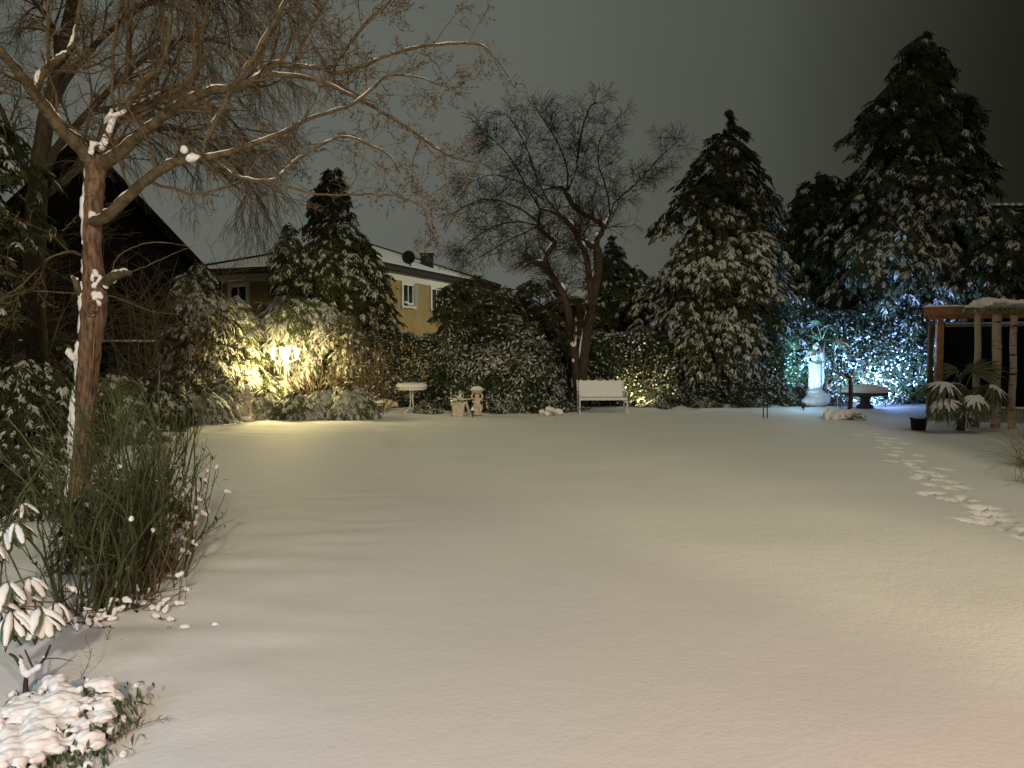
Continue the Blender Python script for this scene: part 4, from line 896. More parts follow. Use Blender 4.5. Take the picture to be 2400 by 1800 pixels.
b = B(); lathe(b, [(.001, 0), (.30, 0), (.30, .10), (.27, .13), (.25, .16), (.24, zs-.08), (.26, zs-.04), (.26, zs-.01), (.001, zs)], 4, (sp_[0], sp_[1], 0)); b.V[0][:, :2] = (b.V[0][:, :2]-sp_[:2])@np.array([[.7071, .7071], [-.7071, .7071]])*1.2+sp_[:2]; b.build('plinth', M_stone, t)
o = snow_pad([('e', (sp_[0]-.02, sp_[1]-.12, zs-.02), (.30, .26, .10)), ('e', (sp_[0]+.02, sp_[1]-.2, zs-.14), (.36, .28, .16)), ('e', (sp_[0]-.12, sp_[1]-.3, zs-.28), (.40, .3, .16)), ('e', (sp_[0]+.18, sp_[1]-.2, zs-.22), (.22, .24, .2))], t, .018)
snow_pad([('e', (sp_[0]+.01, sp_[1]+.02, zs-.06+1.52*1.02), (.065, .075, .035))], t, .012)

def cherub(c, s, mt_, name, label, bowl):
    x, y, z = c
    def p(a, b_, c_): return np.array([x+a*s, y+b_*s, z+c_*s])
    E = lambda a, b_, c_, r: ('e', p(a, b_, c_), np.array(r)*s)
    C = lambda p0, p1, r0, r1: ('c', p(*p0), p(*p1), r0*s, r1*s)
    t = thing(name, label, 'statue', c)
    if bowl:
        pr = [E(0, 0, .60, (.085, .085, .09)), E(0, 0, .45, (.12, .09, .10)), E(0, -.02, .32, (.125, .10, .11)), C((-.11, 0, .49), (-.19, -.02, .58), .04, .033), C((-.19, -.02, .58), (-.12, -.02, .72), .033, .026), C((.11, 0, .49), (.19, -.02, .58), .04, .033), C((.19, -.02, .58), (.12, -.02, .72), .033, .026),
              C((-.07, -.02, .28), (-.14, -.12, .18), .07, .05), C((-.14, -.12, .18), (-.05, -.14, .06), .05, .035), C((.07, -.02, .28), (.15, -.10, .20), .07, .05), C((.15, -.1, .20), (.08, -.14, .06), .05, .035), E(0, 0, .10, (.15, .13, .12)), C((-.15, -.06, .42), (.14, -.1, .24), .03, .03), E(0, -.085, .60, (.015, .015, .015)),
              E(-.05, -.17, .03, (.04, .06, .03)), E(.08, -.17, .03, (.04, .06, .03))]
        me = remesh(pr, .014*s, 'figure', mt_, 1); link('figure', me, t).location = (-x, -y, -z)
        b = B(); lathe(b, [(.001, .68), (.10, .69), (.16, .74), (.235, .80), (.245, .83), (.22, .82), (.001, .78)], 18); b.V = [b.V[0]*s+np.array(c)]; b.build('bowl', mt_, t, True)
        b = B(); lathe(b, [(.001, -.02), (.19, -.02), (.19, .02), (.16, .05), (.001, .06)], 14); b.V = [b.V[0]*s+np.array(c)]; b.build('base', mt_, t, True)
        snow_pad([('e', p(0, 0, .83), (.21*s, .21*s, .05*s)), ('e', p(-.05, 0, .86), (.12*s, .12*s, .06*s)), ('e', p(.06, .03, .87), (.09*s, .1*s, .06*s))], t, .014)
    else:
        pr = [E(0, 0, .80, (.09, .09, .10)), E(0, 0, .63, (.11, .08, .10)), E(0, -.02, .50, (.105, .09, .09)), C((-.10, 0, .68), (-.17, -.05, .58), .04, .034), C((-.17, -.05, .58), (-.04, -.11, .62), .034, .026), C((.10, 0, .68), (.16, -.05, .57), .04, .034), C((.16, -.05, .57), (.06, -.12, .66), .034, .026),
              C((-.05, 0, .45), (-.07, -.03, .26), .065, .045), C((-.07, -.03, .26), (-.06, 0, .08), .045, .033), C((.05, 0, .45), (.08, -.05, .27), .065, .045), C((.08, -.05, .27), (.06, 0, .08), .045, .033), C((-.12, .0, .52), (.12, -.04, .42), .035, .035), E(-.12, .07, .66, (.05, .03, .10)), E(.12, .07, .66, (.05, .03, .10)),
              E(0, .03, .10, (.14, .10, .07)), E(0, -.09, .80, (.015, .015, .015)), E(-.06, -.06, .04, (.035, .06, .03)), E(.06, -.06, .04, (.035, .06, .03)), C((.0, .05, .4), (.0, .05, .1), .07, .09)]
        me = remesh(pr, .014*s, 'figure', mt_, 1); link('figure', me, t).location = (-x, -y, -z)
        b = B(); lathe(b, [(.001, -.08), (.18, -.08), (.18, .0), (.15, .03), (.001, .04)], 4); b.V = [b.V[0]*s+np.array(c)]; b.build('base', mt_, t)
        snow_pad([('e', p(0, 0, .90), (.085*s, .085*s, .05*s)), ('e', p(-.03, -.02, .92), (.05*s, .05*s, .05*s)), ('e', p(-.1, 0, .73), (.05*s, .05*s, .03*s)), ('e', p(.1, 0, .73), (.05*s, .05*s, .03*s)), ('e', p(0, -.13, .05), (.15*s, .06*s, .05*s))], t, .014)
    return t
q = xz(578, 19.7); q[2] = .08; cherub(q, .92, M_stone, 'cherub_statue', 'small stone cherub standing among snowy junipers left of the lamp', False)
q = xz(1118, 21.5); q[2] = .06; cherub(q, .84, M_stone, 'cherub_urn', 'stone cherub holding a snow-filled bowl overhead, right of the square planter', True)

# ------------------------------------------------------------ table, bench, pots
def round_table():
    c = xz(964, 22.4); x, y = c[:2]; g0 = float(gz(x, y))
    t = thing('garden_table', 'round white pedestal table carrying a thick pillow of snow', 'table', (x, y, g0))
    b = B(); lathe(b, [(.001, .655), (.40, .655), (.43, .67), (.43, .70), (.40, .715), (.001, .715)], 32, (x, y, g0)); b.build('tabletop', M_white, t, True)
    b = B(); lathe(b, [(.38, .716), (.435, .735), (.455, .775), (.44, .815), (.37, .845), (.2, .862), (.001, .868)], 32, (x, y, g0)); b.build('snow', M_snow, t, True)
    for k in range(4):
        a = math.pi/4+k*math.pi/2+.2; u = np.array([math.cos(a), math.sin(a), 0])
        q = resample([np.array([x, y, g0+.655])+u*.055, np.array([x, y, g0+.5])+u*.045, np.array([x, y, g0+.28])+u*.05, np.array([x, y, g0+.14])+u*.09, np.array([x, y, g0+.05])+u*.2, np.array([x, y, g0+.0])+u*.34], 14)
        b = B(); tube(b, q, .019, 8); b.build('leg', M_white, t, True)
    b = B(); lathe(b, [(.001, .45), (.07, .45), (.07, .48), (.001, .48)], 14, (x, y, g0)); b.build('collar', M_white, t, True)
    rg = np.random.default_rng(2)
    b = B()
    for k in range(5):
        a = k*1.3+.4; r = rg.uniform(.3, .42); lathe(b, [(.03, 0), (.022, .02), (.001, .032)], 7, (x+r*math.cos(a), y+r*math.sin(a), g0+.845))
    b.build('snow_lumps', M_snow, t, True, 'stuff')
round_table()
def bench():
    x0, x1 = W(1352, 960, 22.2)[0], W(1470, 960, 22.2)[0]; y = 22.2; g0 = .01; xc = (x0+x1)/2; hw = (x1-x0)/2
    t = thing('garden_bench', 'white garden bench with scrolled ends, its seat and back coated in snow', 'bench', (xc, y, g0))
    a = .06; ca, sa = math.cos(a), math.sin(a)
    def fr(P): 
        P = np.asarray(P, float); return np.stack([xc+P[:, 0]*ca-P[:, 1]*sa, y+P[:, 0]*sa+P[:, 1]*ca, g0+P[:, 2]], 1)
    def bx(lo, hi): b = B(); box(b, lo, hi); b.V = [fr(b.V[0])]; return b
    for i in range(5): bx((-hw+.05, -.24+.092*i, .40), (hw-.05, -.24+.092*i+.075, .425)).build('seat_slat', M_white, t)
    for i in range(6):
        z0 = .47+.075*i; yy = .22+.10*(z0-.44)
        bx((-hw+.09, yy, z0), (hw-.09, yy+.022, z0+.06)).build('back_slat', M_white, t)
    for s in (-1, 1):
        X = s*(hw-.045); b = B()
        for pts, r in (([(X, .24, .0), (X, .20, .2), (X, .20, .42), (X, .26, .72), (X, .30, .93), (X, .33, .95)], .020), ([(X, -.27, .0), (X, -.20, .12), (X, -.27, .26), (X, -.22, .42)], .020), ([(X, -.22, .40), (X, .0, .36), (X, .2, .41)], .018),
                       ([(X, .25, .66), (X, .05, .66), (X, -.15, .65), (X, -.26, .61), (X, -.27, .54), (X, -.21, .53), (X, -.20, .57)], .018), ([(X, -.22, .42), (X, -.16, .50), (X, -.22, .60)], .014), ([(X, -.2, .3), (X, -.05, .18), (X, .1, .2), (X, .2, .3)], .012), ([(X, -.27, .0), (X, -.32, .02)], .02), ([(X, .24, .0), (X, .28, .01)], .02)):
            q = resample(pts, 16); tube(b, fr(q), r, 7)
        b.build('end_frame', M_white, t, True)
    b = bx((-hw+.05, -.25, .426), (hw-.05, .20, .465)); b.build('seat_snow', M_snow, t)
    rg = np.random.default_rng(4); n = 40; xs = np.linspace(-hw+.08, hw-.08, n); b = B(); prof = []
    V = []; 
    for i, xx in enumerate(xs):
        tt = .955+.012*math.sin(i*.9)+rg.normal(0, .004); e = .03 if i in (0, n-1) else 0
        V += [(xx, .200+.004*math.sin(i*1.3), .475+e), (xx, .235, .72), (xx, .262, tt-e-.012), (xx, .285, tt-e), (xx, .31, tt-.02-e), (xx, .262, .72)]
    idx = np.arange(n*6).reshape(n, 6); a_, c_ = idx[:-1], idx[1:]; b.add(fr(V), np.stack([a_, c_, np.roll(c_, -1, 1), np.roll(a_, -1, 1)], -1).reshape(-1, 4), [list(idx[0])], [list(idx[-1][::-1])]); b.build('back_snow', M_snow, t)
bench()
def planter():
    c = xz(1074, 21.4); x, y = c[:2]; g0 = 0
    t = thing('square_planter', 'square stone planter with snowy leaves, left of the cherub urn', 'planter', (x, y, g0)); s2 = math.sqrt(2)
    b = B(); lathe(b, [(.001, 0), (.15, 0), (.19, .34), (.215, .345), (.215, .40), (.18, .40), (.17, .36), (.001, .36)], 4); V = b.V[0]; V[:, :2] = V[:, :2]@np.array([[.7071, .7071], [-.7071, .7071]])*s2*.93; b.V = [V+np.array([x, y, g0])]; b.build('pot', M_stone, t)
    rg = np.random.default_rng(8); n = 26; P = np.array([x, y, g0+.38])+rg.normal(0, .06, (n, 3))*[1, 1, .1]; D = rg.normal(0, 1, (n, 3)); D[:, 2] = np.abs(D[:, 2])*.8+.3
    Q = grow(P, D, .36, 6, .05, -.22, rg); b = B(); tubes(b, Q, np.linspace(.012, .003, 6)[None]*np.ones((n, 1)), 3); b.build('leaves', M_palm, t, False, 'stuff')
    b = B(); Q2 = Q[:, 1:5]+np.array([0, 0, .012]); tubes(b, Q2, np.array([.008, .014, .014, .004])[None]*np.ones((n, 1)), 4); b.build('snow', M_snow, t, True, 'stuff')
planter()
def small_things():
    # bell-shaped path light by the urn
    c = xz(1107, 21.0); x, y = c[:2]
    t = thing('path_light', 'tiny snow-capped path light in front of the cherub urn', 'lamp', (x, y, 0))
    b = B(); tube(b, [(x, y, 0), (x, y, .17)], .012, 6); b.build('stake', M_black, t); b = B(); lathe(b, [(.06, .16), (.05, .20), (.02, .25), (.001, .27)], 10, (x, y, 0)); lathe(b, [(.001, .161), (.059, .161)], 10, (x, y, 0)); b.build('shade', M_black, t, True); b = B(); lathe(b, [(.052, .202), (.035, .25), (.001, .30)], 10, (x, y, 0)); b.build('snow', M_snow, t, True)
    # leaning snowy board beside the planter
    b = B(); p0 = W(1092, 940, 21.6); p1 = W(1103, 978, 21.2); box(b, (-.035, -.02, 0), (.035, .02, 1)); V = b.V[0]; b.V = [p0*(1-V[:, 2:3])+p1*V[:, 2:3]+V*[1, 1, 0]]; o = b.build('leaning_board', M_stone, None); tag(o, 'narrow pale board leaning between the square planter and the cherub urn', 'board')
    # jug lying left of the table
    c = W(905, 945, 22.9); pr = [('c', c+(-.16, 0, 0), c+(.12, .02, -.01), .15, .13), ('c', c+(.1, 0, -.01), c+(.30, .02, -.03), .10, .07), ('e', c+(.33, .02, -.03), (.03, .10, .10)), ('e', c+(-.2, 0, .0), (.1, .12, .12))]
    me = remesh(pr, .016, 'stone_jug', M_stone, 1); o = link('stone_jug', me); tag(o, 'stone jug lying on its side in the snow left of the white table', 'jug')
    # dark plant basket stand
    c = xz(889, 21.5); x, y = c[:2]; t = thing('wire_basket', 'little dark wire basket stand holding a snow lump, below the rose tangle', 'basket', (x, y, 0))
    b = B()
    for k in range(6):
        a = k*math.pi/3; tube(b, [(x, y, .03), (x+.15*math.cos(a), y+.15*math.sin(a), .36)], .010, 5)
    tube(b, [(x+.15*math.cos(a), y+.15*math.sin(a), .36) for a in np.linspace(0, 2*math.pi, 13)], .010, 5); b.build('frame', M_metal, t)
    snow_pad([('e', (x, y, .36), (.11, .11, .08)), ('e', (x-.17, y-.02, .36), (.07, .06, .10)), ('e', (x+.05, y, .40), (.06, .06, .05)), ('e', (x, y, .05), (.06, .06, .06))], t, .014)
    # stones with snow
    rg = np.random.default_rng(12)
    for i, (px, d_, r, lab) in enumerate(((1272, 21.6, .12, 'leftmost low snow-capped stone left of the bench'), (1290, 21.8, .17, 'tallest snow-capped stone of the trio left of the bench'), (1308, 21.5, .14, 'rightmost snow-capped stone of the trio left of the bench'), (1282, 21.4, .09, 'smallest snow-capped stone in front of the trio left of the bench'))):
        c = xz(px, d_); x, y = c[:2]; t = thing('stone', lab, 'stone', (x, y, 0), 'snowy stones left of the bench')
        me = remesh([('e', (x+rg.normal(0, .02), y, r*.4), (r, r*.8, r*.7)), ('e', (x+r*.3, y-.03, r*.3), (r*.7, r*.7, r*.6))], .02, 'rock', M_stone, 0); link('rock', me, t).location = (-x, -y, 0)
        snow_pad([('e', (x, y, r*.95), (r*.95, r*.8, r*.45)), ('e', (x-r*.3, y-.02, r*1.1), (r*.5, r*.5, r*.4)), ('e', (x+r*.4, y-.04, r*.75), (r*.6, r*.5, r*.4))], t, .018)
small_things()
def stone_table():
    c = xz(2030, 23.4); x, y = c[:2]; g0 = float(gz(x, y))
    t = thing('stone_table', 'low round stone table under a smooth snow dome, left of the timber shelter', 'table', (x, y, g0))
    b = B(); lathe(b, [(.001, .38), (.60, .38), (.68, .41), (.68, .48), (.001, .50)], 28, (x, y, g0), 1, .7); b.build('tabletop', M_dstone, t, True)
    b = B(); lathe(b, [(.66, .482), (.73, .50), (.74, .55), (.60, .66), (.32, .72), (.001, .74)], 28, (x, y, g0), 1, .7); b.build('snow', M_snow, t, True)
    b = B(); lathe(b, [(.001, 0), (.26, 0), (.24, .08), (.14, .15), (.13, .30), (.22, .379), (.001, .379)], 14, (x, y, g0)); b.build('pedestal', M_dstone, t, True)
stone_table()

# ------------------------------------------------------------ lights on the ground
def ground_spot(px, d_, label, mlens, energy, col, target, size, blend=.6, soft=.04, z=.14, spill=0):
    c = xz(px, d_); x, y = c[:2]; g0 = float(gz(x, y)); tg = np.array(target, float)
    t = thing('ground_spotlight', label, 'spotlight', (x, y, g0))
    dr = nrm(tg-np.array([x, y, g0+z])); R = frames(dr[None])[0]
    b = B(); bb = B(); lathe(bb, [(.001, -.10), (.05, -.10), (.06, -.03), (.075, .03), (.07, .03)], 12); V = bb.V[0]; V = V[:, 2:3]*R[0]+V[:, 0:1]*R[1]+V[:, 1:2]*R[2]+np.array([x, y, g0+z]); b.add(V, bb.P[0]); b.build('housing', M_black, t, True)
    b = B(); bb = B(); lathe(bb, [(.001, .012), (.066, .01)], 12); V = bb.V[0]; V = V[:, 2:3]*R[0]+V[:, 0:1]*R[1]+V[:, 1:2]*R[2]+np.array([x, y, g0+z]); b.add(V, bb.P[0]); b.build('lens', mlens, t)
    b = B(); tube(b, [(x, y, g0-.05), (x, y, g0+z-.03)], .012, 6); b.build('stake', M_black, t)
    if spill: light('added_spill_fill', 'POINT', (x, y-.12, g0+.95), spill, col, shadow_soft_size=.25)  # added floating point light, stands in for scattered light on the snow
    light('ground_spotlight_light', 'SPOT', np.array([x, y, g0+z])+dr*.06, energy, col, tg, spot_size=math.radians(size), spot_blend=blend, shadow_soft_size=soft)
ground_spot(1886, 23.0, 'blue-white ground spotlight in front of the stone statue', M_led, 330, (.34, .70, 1.0), W(1914, 852, 24.3), 50, spill=26)
ground_spot(2078, 24.3, 'blue-violet ground spotlight at the foot of the hedge behind the stone table', M_led, 4600, (.27, .46, 1.0), W(2030, 750, 26.2), 150, z=.34, spill=60)
ground_spot(1872, 24.9, 'greenish ground spotlight hidden behind the bush left of the statue', M_led, 900, (.24, .72, 1.0), W(1850, 720, 26.2), 140, z=.6)
ground_spot(1487, 23.3, 'warm ground spotlight beside the right end of the bench, aimed at the ivy', M_ledw, 240, (1.0, .80, .42), W(1525, 850, 24.4), 130)
ground_spot(1066, 22.6, 'warm ground spotlight hidden behind the square planter', M_ledw, 50, (1.0, .80, .42), W(1062, 820, 23.4), 120)

# stakes, young trees, solar light
for i, (px, d_, y0, y1) in enumerate(((1789, 20.9, 868, 980), (1798, 20.9, 905, 980))):
    b = B(); tube(b, [W(px, y1+2, d_), W(px+1, y0, d_)], .016, 6); o = b.build('plant_stake', M_black); tag(o, ['taller thin black stake upright in the snow under the cypress edge', 'shorter thin black stake next to the taller one'][i], 'stake', 'pair of thin black stakes')
def standard_tree():
    c = xz(1994, 20.8); x, y = c[:2]; t = thing('young_standard_tree', 'thin young bare tree with stakes rising from the snowy mound near the stone table', 'tree', (x, y, 0))
    b = B(); tube(b, [(x, y, 0), (x+.01, y, .5), (x, y, 1.05)], [.05, .045, .045], 8); b.build('trunk', M_dbark, t)
    for dx in (-.24, .10): b = B(); tube(b, [(x+dx, y+.05, 0), (x+dx*.9, y+.05, 1.65 if dx < 0 else 1.0)], .013, 6); b.build('support_stake', M_bstem, t)
    rg = np.random.default_rng(31); n = 9; P = np.repeat([[x, y, 1.03]], n, 0); D = rg.normal(0, 1, (n, 3))*[1, .6, .2]+[0, 0, .7]; Q = grow(P, D, .5, 6, .12, .06, rg); b = B(); tubes(b, Q, np.linspace(.016, .005, 6)[None]*np.ones((n, 1)), 5)
    p_, dd, r, _, _ = children(Q, np.full((n, 6), .01), 5, .3, 1, .7, rg, .2); tubes(b, grow(p_, dd, .28, 5, .1, .05, rg), np.linspace(.007, .004, 5)[None]*np.ones((n*5, 1)), 3); b.build('twigs', M_dtwig, t, False, 'stuff')
    b = B(); tube(b, [(x+.02, y, 1.05), (x+.2, y, 1.22)], .03, 6); b.build('snow', M_snow, t, True); b = B(); tube(b, [(x-.02, y, 1.05), (x-.2, y, 1.12)], .018, 6); b.build('snow', M_snow, t, True)
standard_tree()
o = None
def snow_mound():
    c = xz(1985, 20.6); x, y = c[:2]; rg = np.random.default_rng(6); t = thing('snow_capped_shrub', 'low lumpy snow-capped shrub at the foot of the young staked tree', 'shrub', (x, y, 0))
    pr = [('e', (x+rg.normal(0, .22), y+rg.normal(0, .1), rg.uniform(.05, .2)), np.abs(rg.normal(.10, .02, 3))+.02) for _ in range(26)]+[('e', (x-.25, y, .05), (.26, .2, .13)), ('e', (x+.42, y+.02, .04), (.14, .1, .09))]
    snow_pad(pr, t, .02); n = 60; b = B(); P = np.array([x, y, .08])+rg.normal(0, 1, (n, 3))*[.22, .12, .03]; D = rg.normal(0, 1, (n, 3))*[1, .8, .2]+[0, -.4, .1]; tubes(b, grow(P, D, .28, 5, .2, -.05, rg), np.full((n, 5), .008), 3); b.build('twigs', M_dtwig, t, False, 'stuff')
snow_mound()
def solar_light():
    p0 = W(1966, 960, 23.2); pts = [W(1962, 960, 23.2), W(1964, 915, 23.2), W(1961, 870, 23.2), W(1956, 838, 23.2)]
    t = thing('garden_cane', 'pale slender cane with white tags leaning right of the statue', 'cane', p0)
    b = B(); tube(b, pts, .011, 6); b.build('cane', M_trim, t)
    for i, (px, py, r) in enumerate(((1962, 877, .045), (1943, 905, .06), (1959, 855, .03))):
        c = W(px, py, 23.15); b = B(); box(b, (c[0]-r, c[1]-.01, c[2]-r*.8), (c[0]+r, c[1]+.01, c[2]+r*.8)); b.build('tag', M_white, t)
    b = B(); tube(b, [W(1943, 905, 23.16), W(1958, 902, 23.2), W(1966, 912, 23.2)], .006, 5); b.build('side_wire', M_trim, t)
solar_light()

# ------------------------------------------------------------ timber shelter on the right
def shelter():
    xa, ya = W(2163, 816, 20.6)[0], 20.6; t = thing('timber_shelter', 'open timber garden shelter with snowy flat roof at the right edge', 'shelter', (xa, ya, 0))
    u = nrm([.88, -.47, 0]); v = np.array([-u[1], u[0], 0]); o0 = np.array([xa-.05, ya-.2, 0.]); f = (np.array([u, v, [0, 0, 1.]]), o0)
    z0, z1 = 2.66, 2.98
    def bx(lo, hi): b = B(); box(b, lo, hi, f); return b
    bx((0, -.04, z0+.10), (7, 0, z1)).build('fascia_board', M_wood, t); bx((.04, 0.002, z0), (7, .06, z0+.098)).build('beam', M_wood, t)
    bx((-.04, -.04, z0+.10), (-.002, 4.4, z1)).build('fascia_board', M_wood, t); bx((.005, .065, z1-.12), (7, 4.4, z1-.02)).build('roof', M_dwood, t)
    n = 60; rg = np.random.default_rng(9); V = []
    for i in range(n):
        s = -.03+7*i/(n-1); h = .045+.008*math.sin(i*.6)+rg.normal(0, .004)
        V += [o0+u*s+v*yy+np.array([0, 0, z1+zz]) for yy, zz in ((-.035, .002), (-.045, h*.6), (0, h), (1.5, h+.04), (4.4, h+.04))]
    b = B(); idx = np.arange(n*5).reshape(n, 5); b.add(V, np.stack([idx[:-1, :-1], idx[1:, :-1], idx[1:, 1:], idx[:-1, 1:]], -1).reshape(-1, 4)); b.build('snow', M_snow, t, True)
    for s, e_, m_ in ((.28, .03, M_wood), (.06, 1.2, M_wood2), (.28, 4.1, M_wood)): bx((s, e_, -.05), (s+.15, e_+.13, z0-.002)).build('post', m_, t)
    bx((.06, .12, .02), (.10, 1.2, 2.5)).build('side_board', M_wood2, t)
    bx((.5, 1.9, z0-.16), (7, 1.96, z0-.08)).build('rear_rail', M_wood2, t)
    bx((.5, 1.88, z0-.078), (7, 1.98, z0-.04)).build('rail_snow', M_snow, t)
    b = bx((.3, 4.25, 0), (7, 4.3, z0+.05)); b.build('rear_wall', M_dwood, t)
shelter()
for i, (px, d_, r, lab) in enumerate(((2292, 18.6, .075, 'leftmost birch log post in front of the timber shelter'), (2337, 18.3, .105, 'thickest birch log post in the middle of the three'), (2376, 18.1, .08, 'rightmost birch log post with darkest bands'))):
    p0, p1 = xz(px, d_), None; top = W(px+1, 728, d_); b = B(); n = 14; rg = np.random.default_rng(60+i)
    pts = np.linspace(p0, top, n); pts[:, 0] += .012*np.sin(np.arange(n)*.9+i); tube(b, pts, r*(1.06-.12*np.linspace(0, 1, n))+rg.normal(0, .002, n), 12)
    tag(b.build('birch_post', M_birch, None, True), lab, 'post', 'birch posts of the shelter')
rg = np.random.default_rng(77)
t = thing('thatch_canopy', 'ragged thatch awning thick with snow over the birch posts', 'awning', W(2330, 720, 18.3))
pr = [('e', W(px, py, 18.3), (rx, .5, rz)) for px, py, rx, rz in ((2320, 708, .36, .09), (2295, 717, .2, .09), (2350, 712, .32, .08), (2380, 712, .3, .07), (2410, 712, .4, .07), (2281, 728, .09, .06))]
snow_pad(pr, t, .03)
n = 170; P = np.array([W(rg.uniform(2276, 2430), 0, 18.0)*[1, 0, 0]+[0, rg.uniform(17.75, 18.3), W(0, 722, 18.0)[2]] for _ in range(n)]); D = rg.normal(0, .2, (n, 3))+[-.5, -.3, -.7]; b = B(); tubes(b, grow(P, D, .17, 4, .1, -.1, rg), np.linspace(.018, .006, 4)[None]*np.ones((n, 1)), 4); b.build('straw_fringe', M_grasS, t, False, 'stuff')
# low picket fence between the posts
x0, x1 = W(2268, 960, 19.3)[0], W(2470, 960, 18.7)[0]
t = thing('picket_fence', 'low pale picket fence behind the birch posts under the shelter', 'fence', (x0, 19.3, 0))
for i in range(26):
    xx = x0+(x1-x0)*i/25; yy = 19.3-.6*i/25; b = B(); box(b, (xx-.03, yy-.01, .05), (xx+.03, yy+.01, .40)); b.build('picket', M_wood2, t)
b = B(); tube(b, [(x0, 19.33, .30), (x1, 18.73, .30)], .02, 4); b.build('rail', M_wood2, t); b = B(); tube(b, [(x0, 19.3, .425), (x1, 18.7, .425)], .025, 6); b.build('snow', M_snow, t, True)

def bucket():
    c = xz(2157, 17.9); x, y = c[:2]; t = thing('black_bucket', 'black plastic bucket filled with snow beside the small palm', 'bucket', (x, y, 0))
    b = B(); lathe(b, [(.001, 0), (.155, 0), (.178, .25), (.19, .25), (.19, .275), (.172, .275), (.165, .24), (.001, .24)], 24, (x, y, 0)); b.build('tub', M_black, t, True); b = B(); lathe(b, [(.166, .25), (.12, .285), (.001, .30)], 20, (x, y, 0)); b.build('snow', M_snow, t, True)
bucket()
# ------------------------------------------------------------ palms
def fan_mesh(seed, L=1.0, n=22, snow=True):
    rg = np.random.default_rng(seed); bf, bs = B(), B()
    for i in range(n):
        a = -1.9+3.8*i/(n-1); l_ = L*(.62+.38*math.cos(a*.45))*rg.uniform(.88, 1.05); k = 7; s = np.linspace(.0, 1, k)
        r_ = l_*s; dz = -.62*l_*(s**2.2)*rg.uniform(.7, 1.25)*(.8+.3*abs(a)); w_ = .050*L*np.array([.3, .8, 1, 1, .85, .55, .05])
        cx, cy = r_*math.cos(a), r_*math.sin(a)*(1-.15*s); nx, ny = -math.sin(a), math.cos(a)
        V = np.concatenate([np.stack([cx+nx*w_, cy+ny*w_, dz+.012], 1), np.stack([cx, cy, dz], 1), np.stack([cx-nx*w_, cy-ny*w_, dz+.012], 1)]); I = np.arange(k-1)
        bf.add(V, np.stack([I, I+1, I+1+k, I+k], 1), np.stack([I+k, I+k+1, I+1+2*k, I+2*k], 1))
        if snow and rg.random() < .93:
            m = int(rg.choice([3, 4, 5, 5])); ww = w_[:m]*rg.uniform(.6, 1.0)+.004; ww[-1] *= .4; hh = np.array([.045, .055, .045, .03, .006])[:m]*L*rg.uniform(.5, 1.2)
            V = np.concatenate([np.stack([cx[:m]+nx*ww, cy[:m]+ny*ww, dz[:m]+.012], 1), np.stack([cx[:m], cy[:m], dz[:m]+.012+hh], 1), np.stack([cx[:m]-nx*ww, cy[:m]-ny*ww, dz[:m]+.012], 1)]); I = np.arange(m-1)
            bs.add(V, np.stack([I, I+1, I+1+m, I+m], 1), np.stack([I+m, I+m+1, I+1+2*m, I+2*m], 1))
    f = mesh_np('frond', np.concatenate(bf.V), [np.concatenate(bf.P)], M_palm, False); sm = mesh_np('frond_snow', np.concatenate(bs.V), [np.concatenate(bs.P)], M_snow, True) if bs.n else None
    return f, sm
def palm(name, label, base, top, fronds, seed):
    """fronds: (target px, py, depth, size, snow)"""
    t = thing(name, label, 'palm', base); b = B(); base = np.asarray(base, float); n = 9
    pts = np.linspace(base, top, n); tube(b, pts, .085+.02*np.cos(np.arange(n)*2.3), 10); b.build('trunk', M_fibre, t, True)
    for i, (px, py, d_, L, sn, tilt) in enumerate(fronds):
        hub = W(px, py, d_); f, sm = fan_mesh(seed+i, L, 22, sn); v = hub-np.asarray(top); h = nrm(v*[1, 1, 0]+[1e-4, 0, 0]); x = nrm(h+np.array([0, 0, tilt])); R = frames(x[None])[0]
        o = link('frond', f, t); o.matrix_basis = Matrix.Translation(Vector(hub-base)) @ Matrix(R.T.tolist()).to_4x4()
        if sm: s_ = link('snow', sm, o)
        b = B(); q = resample([top, np.asarray(top)+v*.5+[0, 0, .06], hub], 8); tube(b, q, .012, 5); b.build('stalk', M_palm, t)
pb = xz(2256, 17.8); pt = W(2258, 925, 17.8)
palm('windmill_palm', 'small fan palm bowed under snow beside the black bucket', pb, pt, [(2212, 900, 17.7, .80, True, .1), (2215, 938, 17.3, .62, True, -.55), (2285, 930, 17.3, .62, True, -.55), (2322, 905, 17.7, .72, True, -.45), (2240, 900, 18.2, .5, True, .1), (2280, 872, 18.0, .75, False, 1.1), (2240, 868, 18.0, .45, False, 1.0), (2262, 965, 17.5, .4, True, -.8), (2230, 950, 17.9, .45, True, -.7)], 200)
pb = xz(1930, 24.9); pt = W(1926, 800, 24.75)
palm('windmill_palm', 'dark fan palm silhouetted right behind the stone statue', pb, pt, [(1893, 772, 24.0, .50, False, .4), (1940, 768, 24.0, .50, False, .6), (1915, 762, 24.1, .5, False, .9), (1962, 800, 24.6, .45, True, .0), (1880, 785, 24.1, .42, False, .1)], 300)
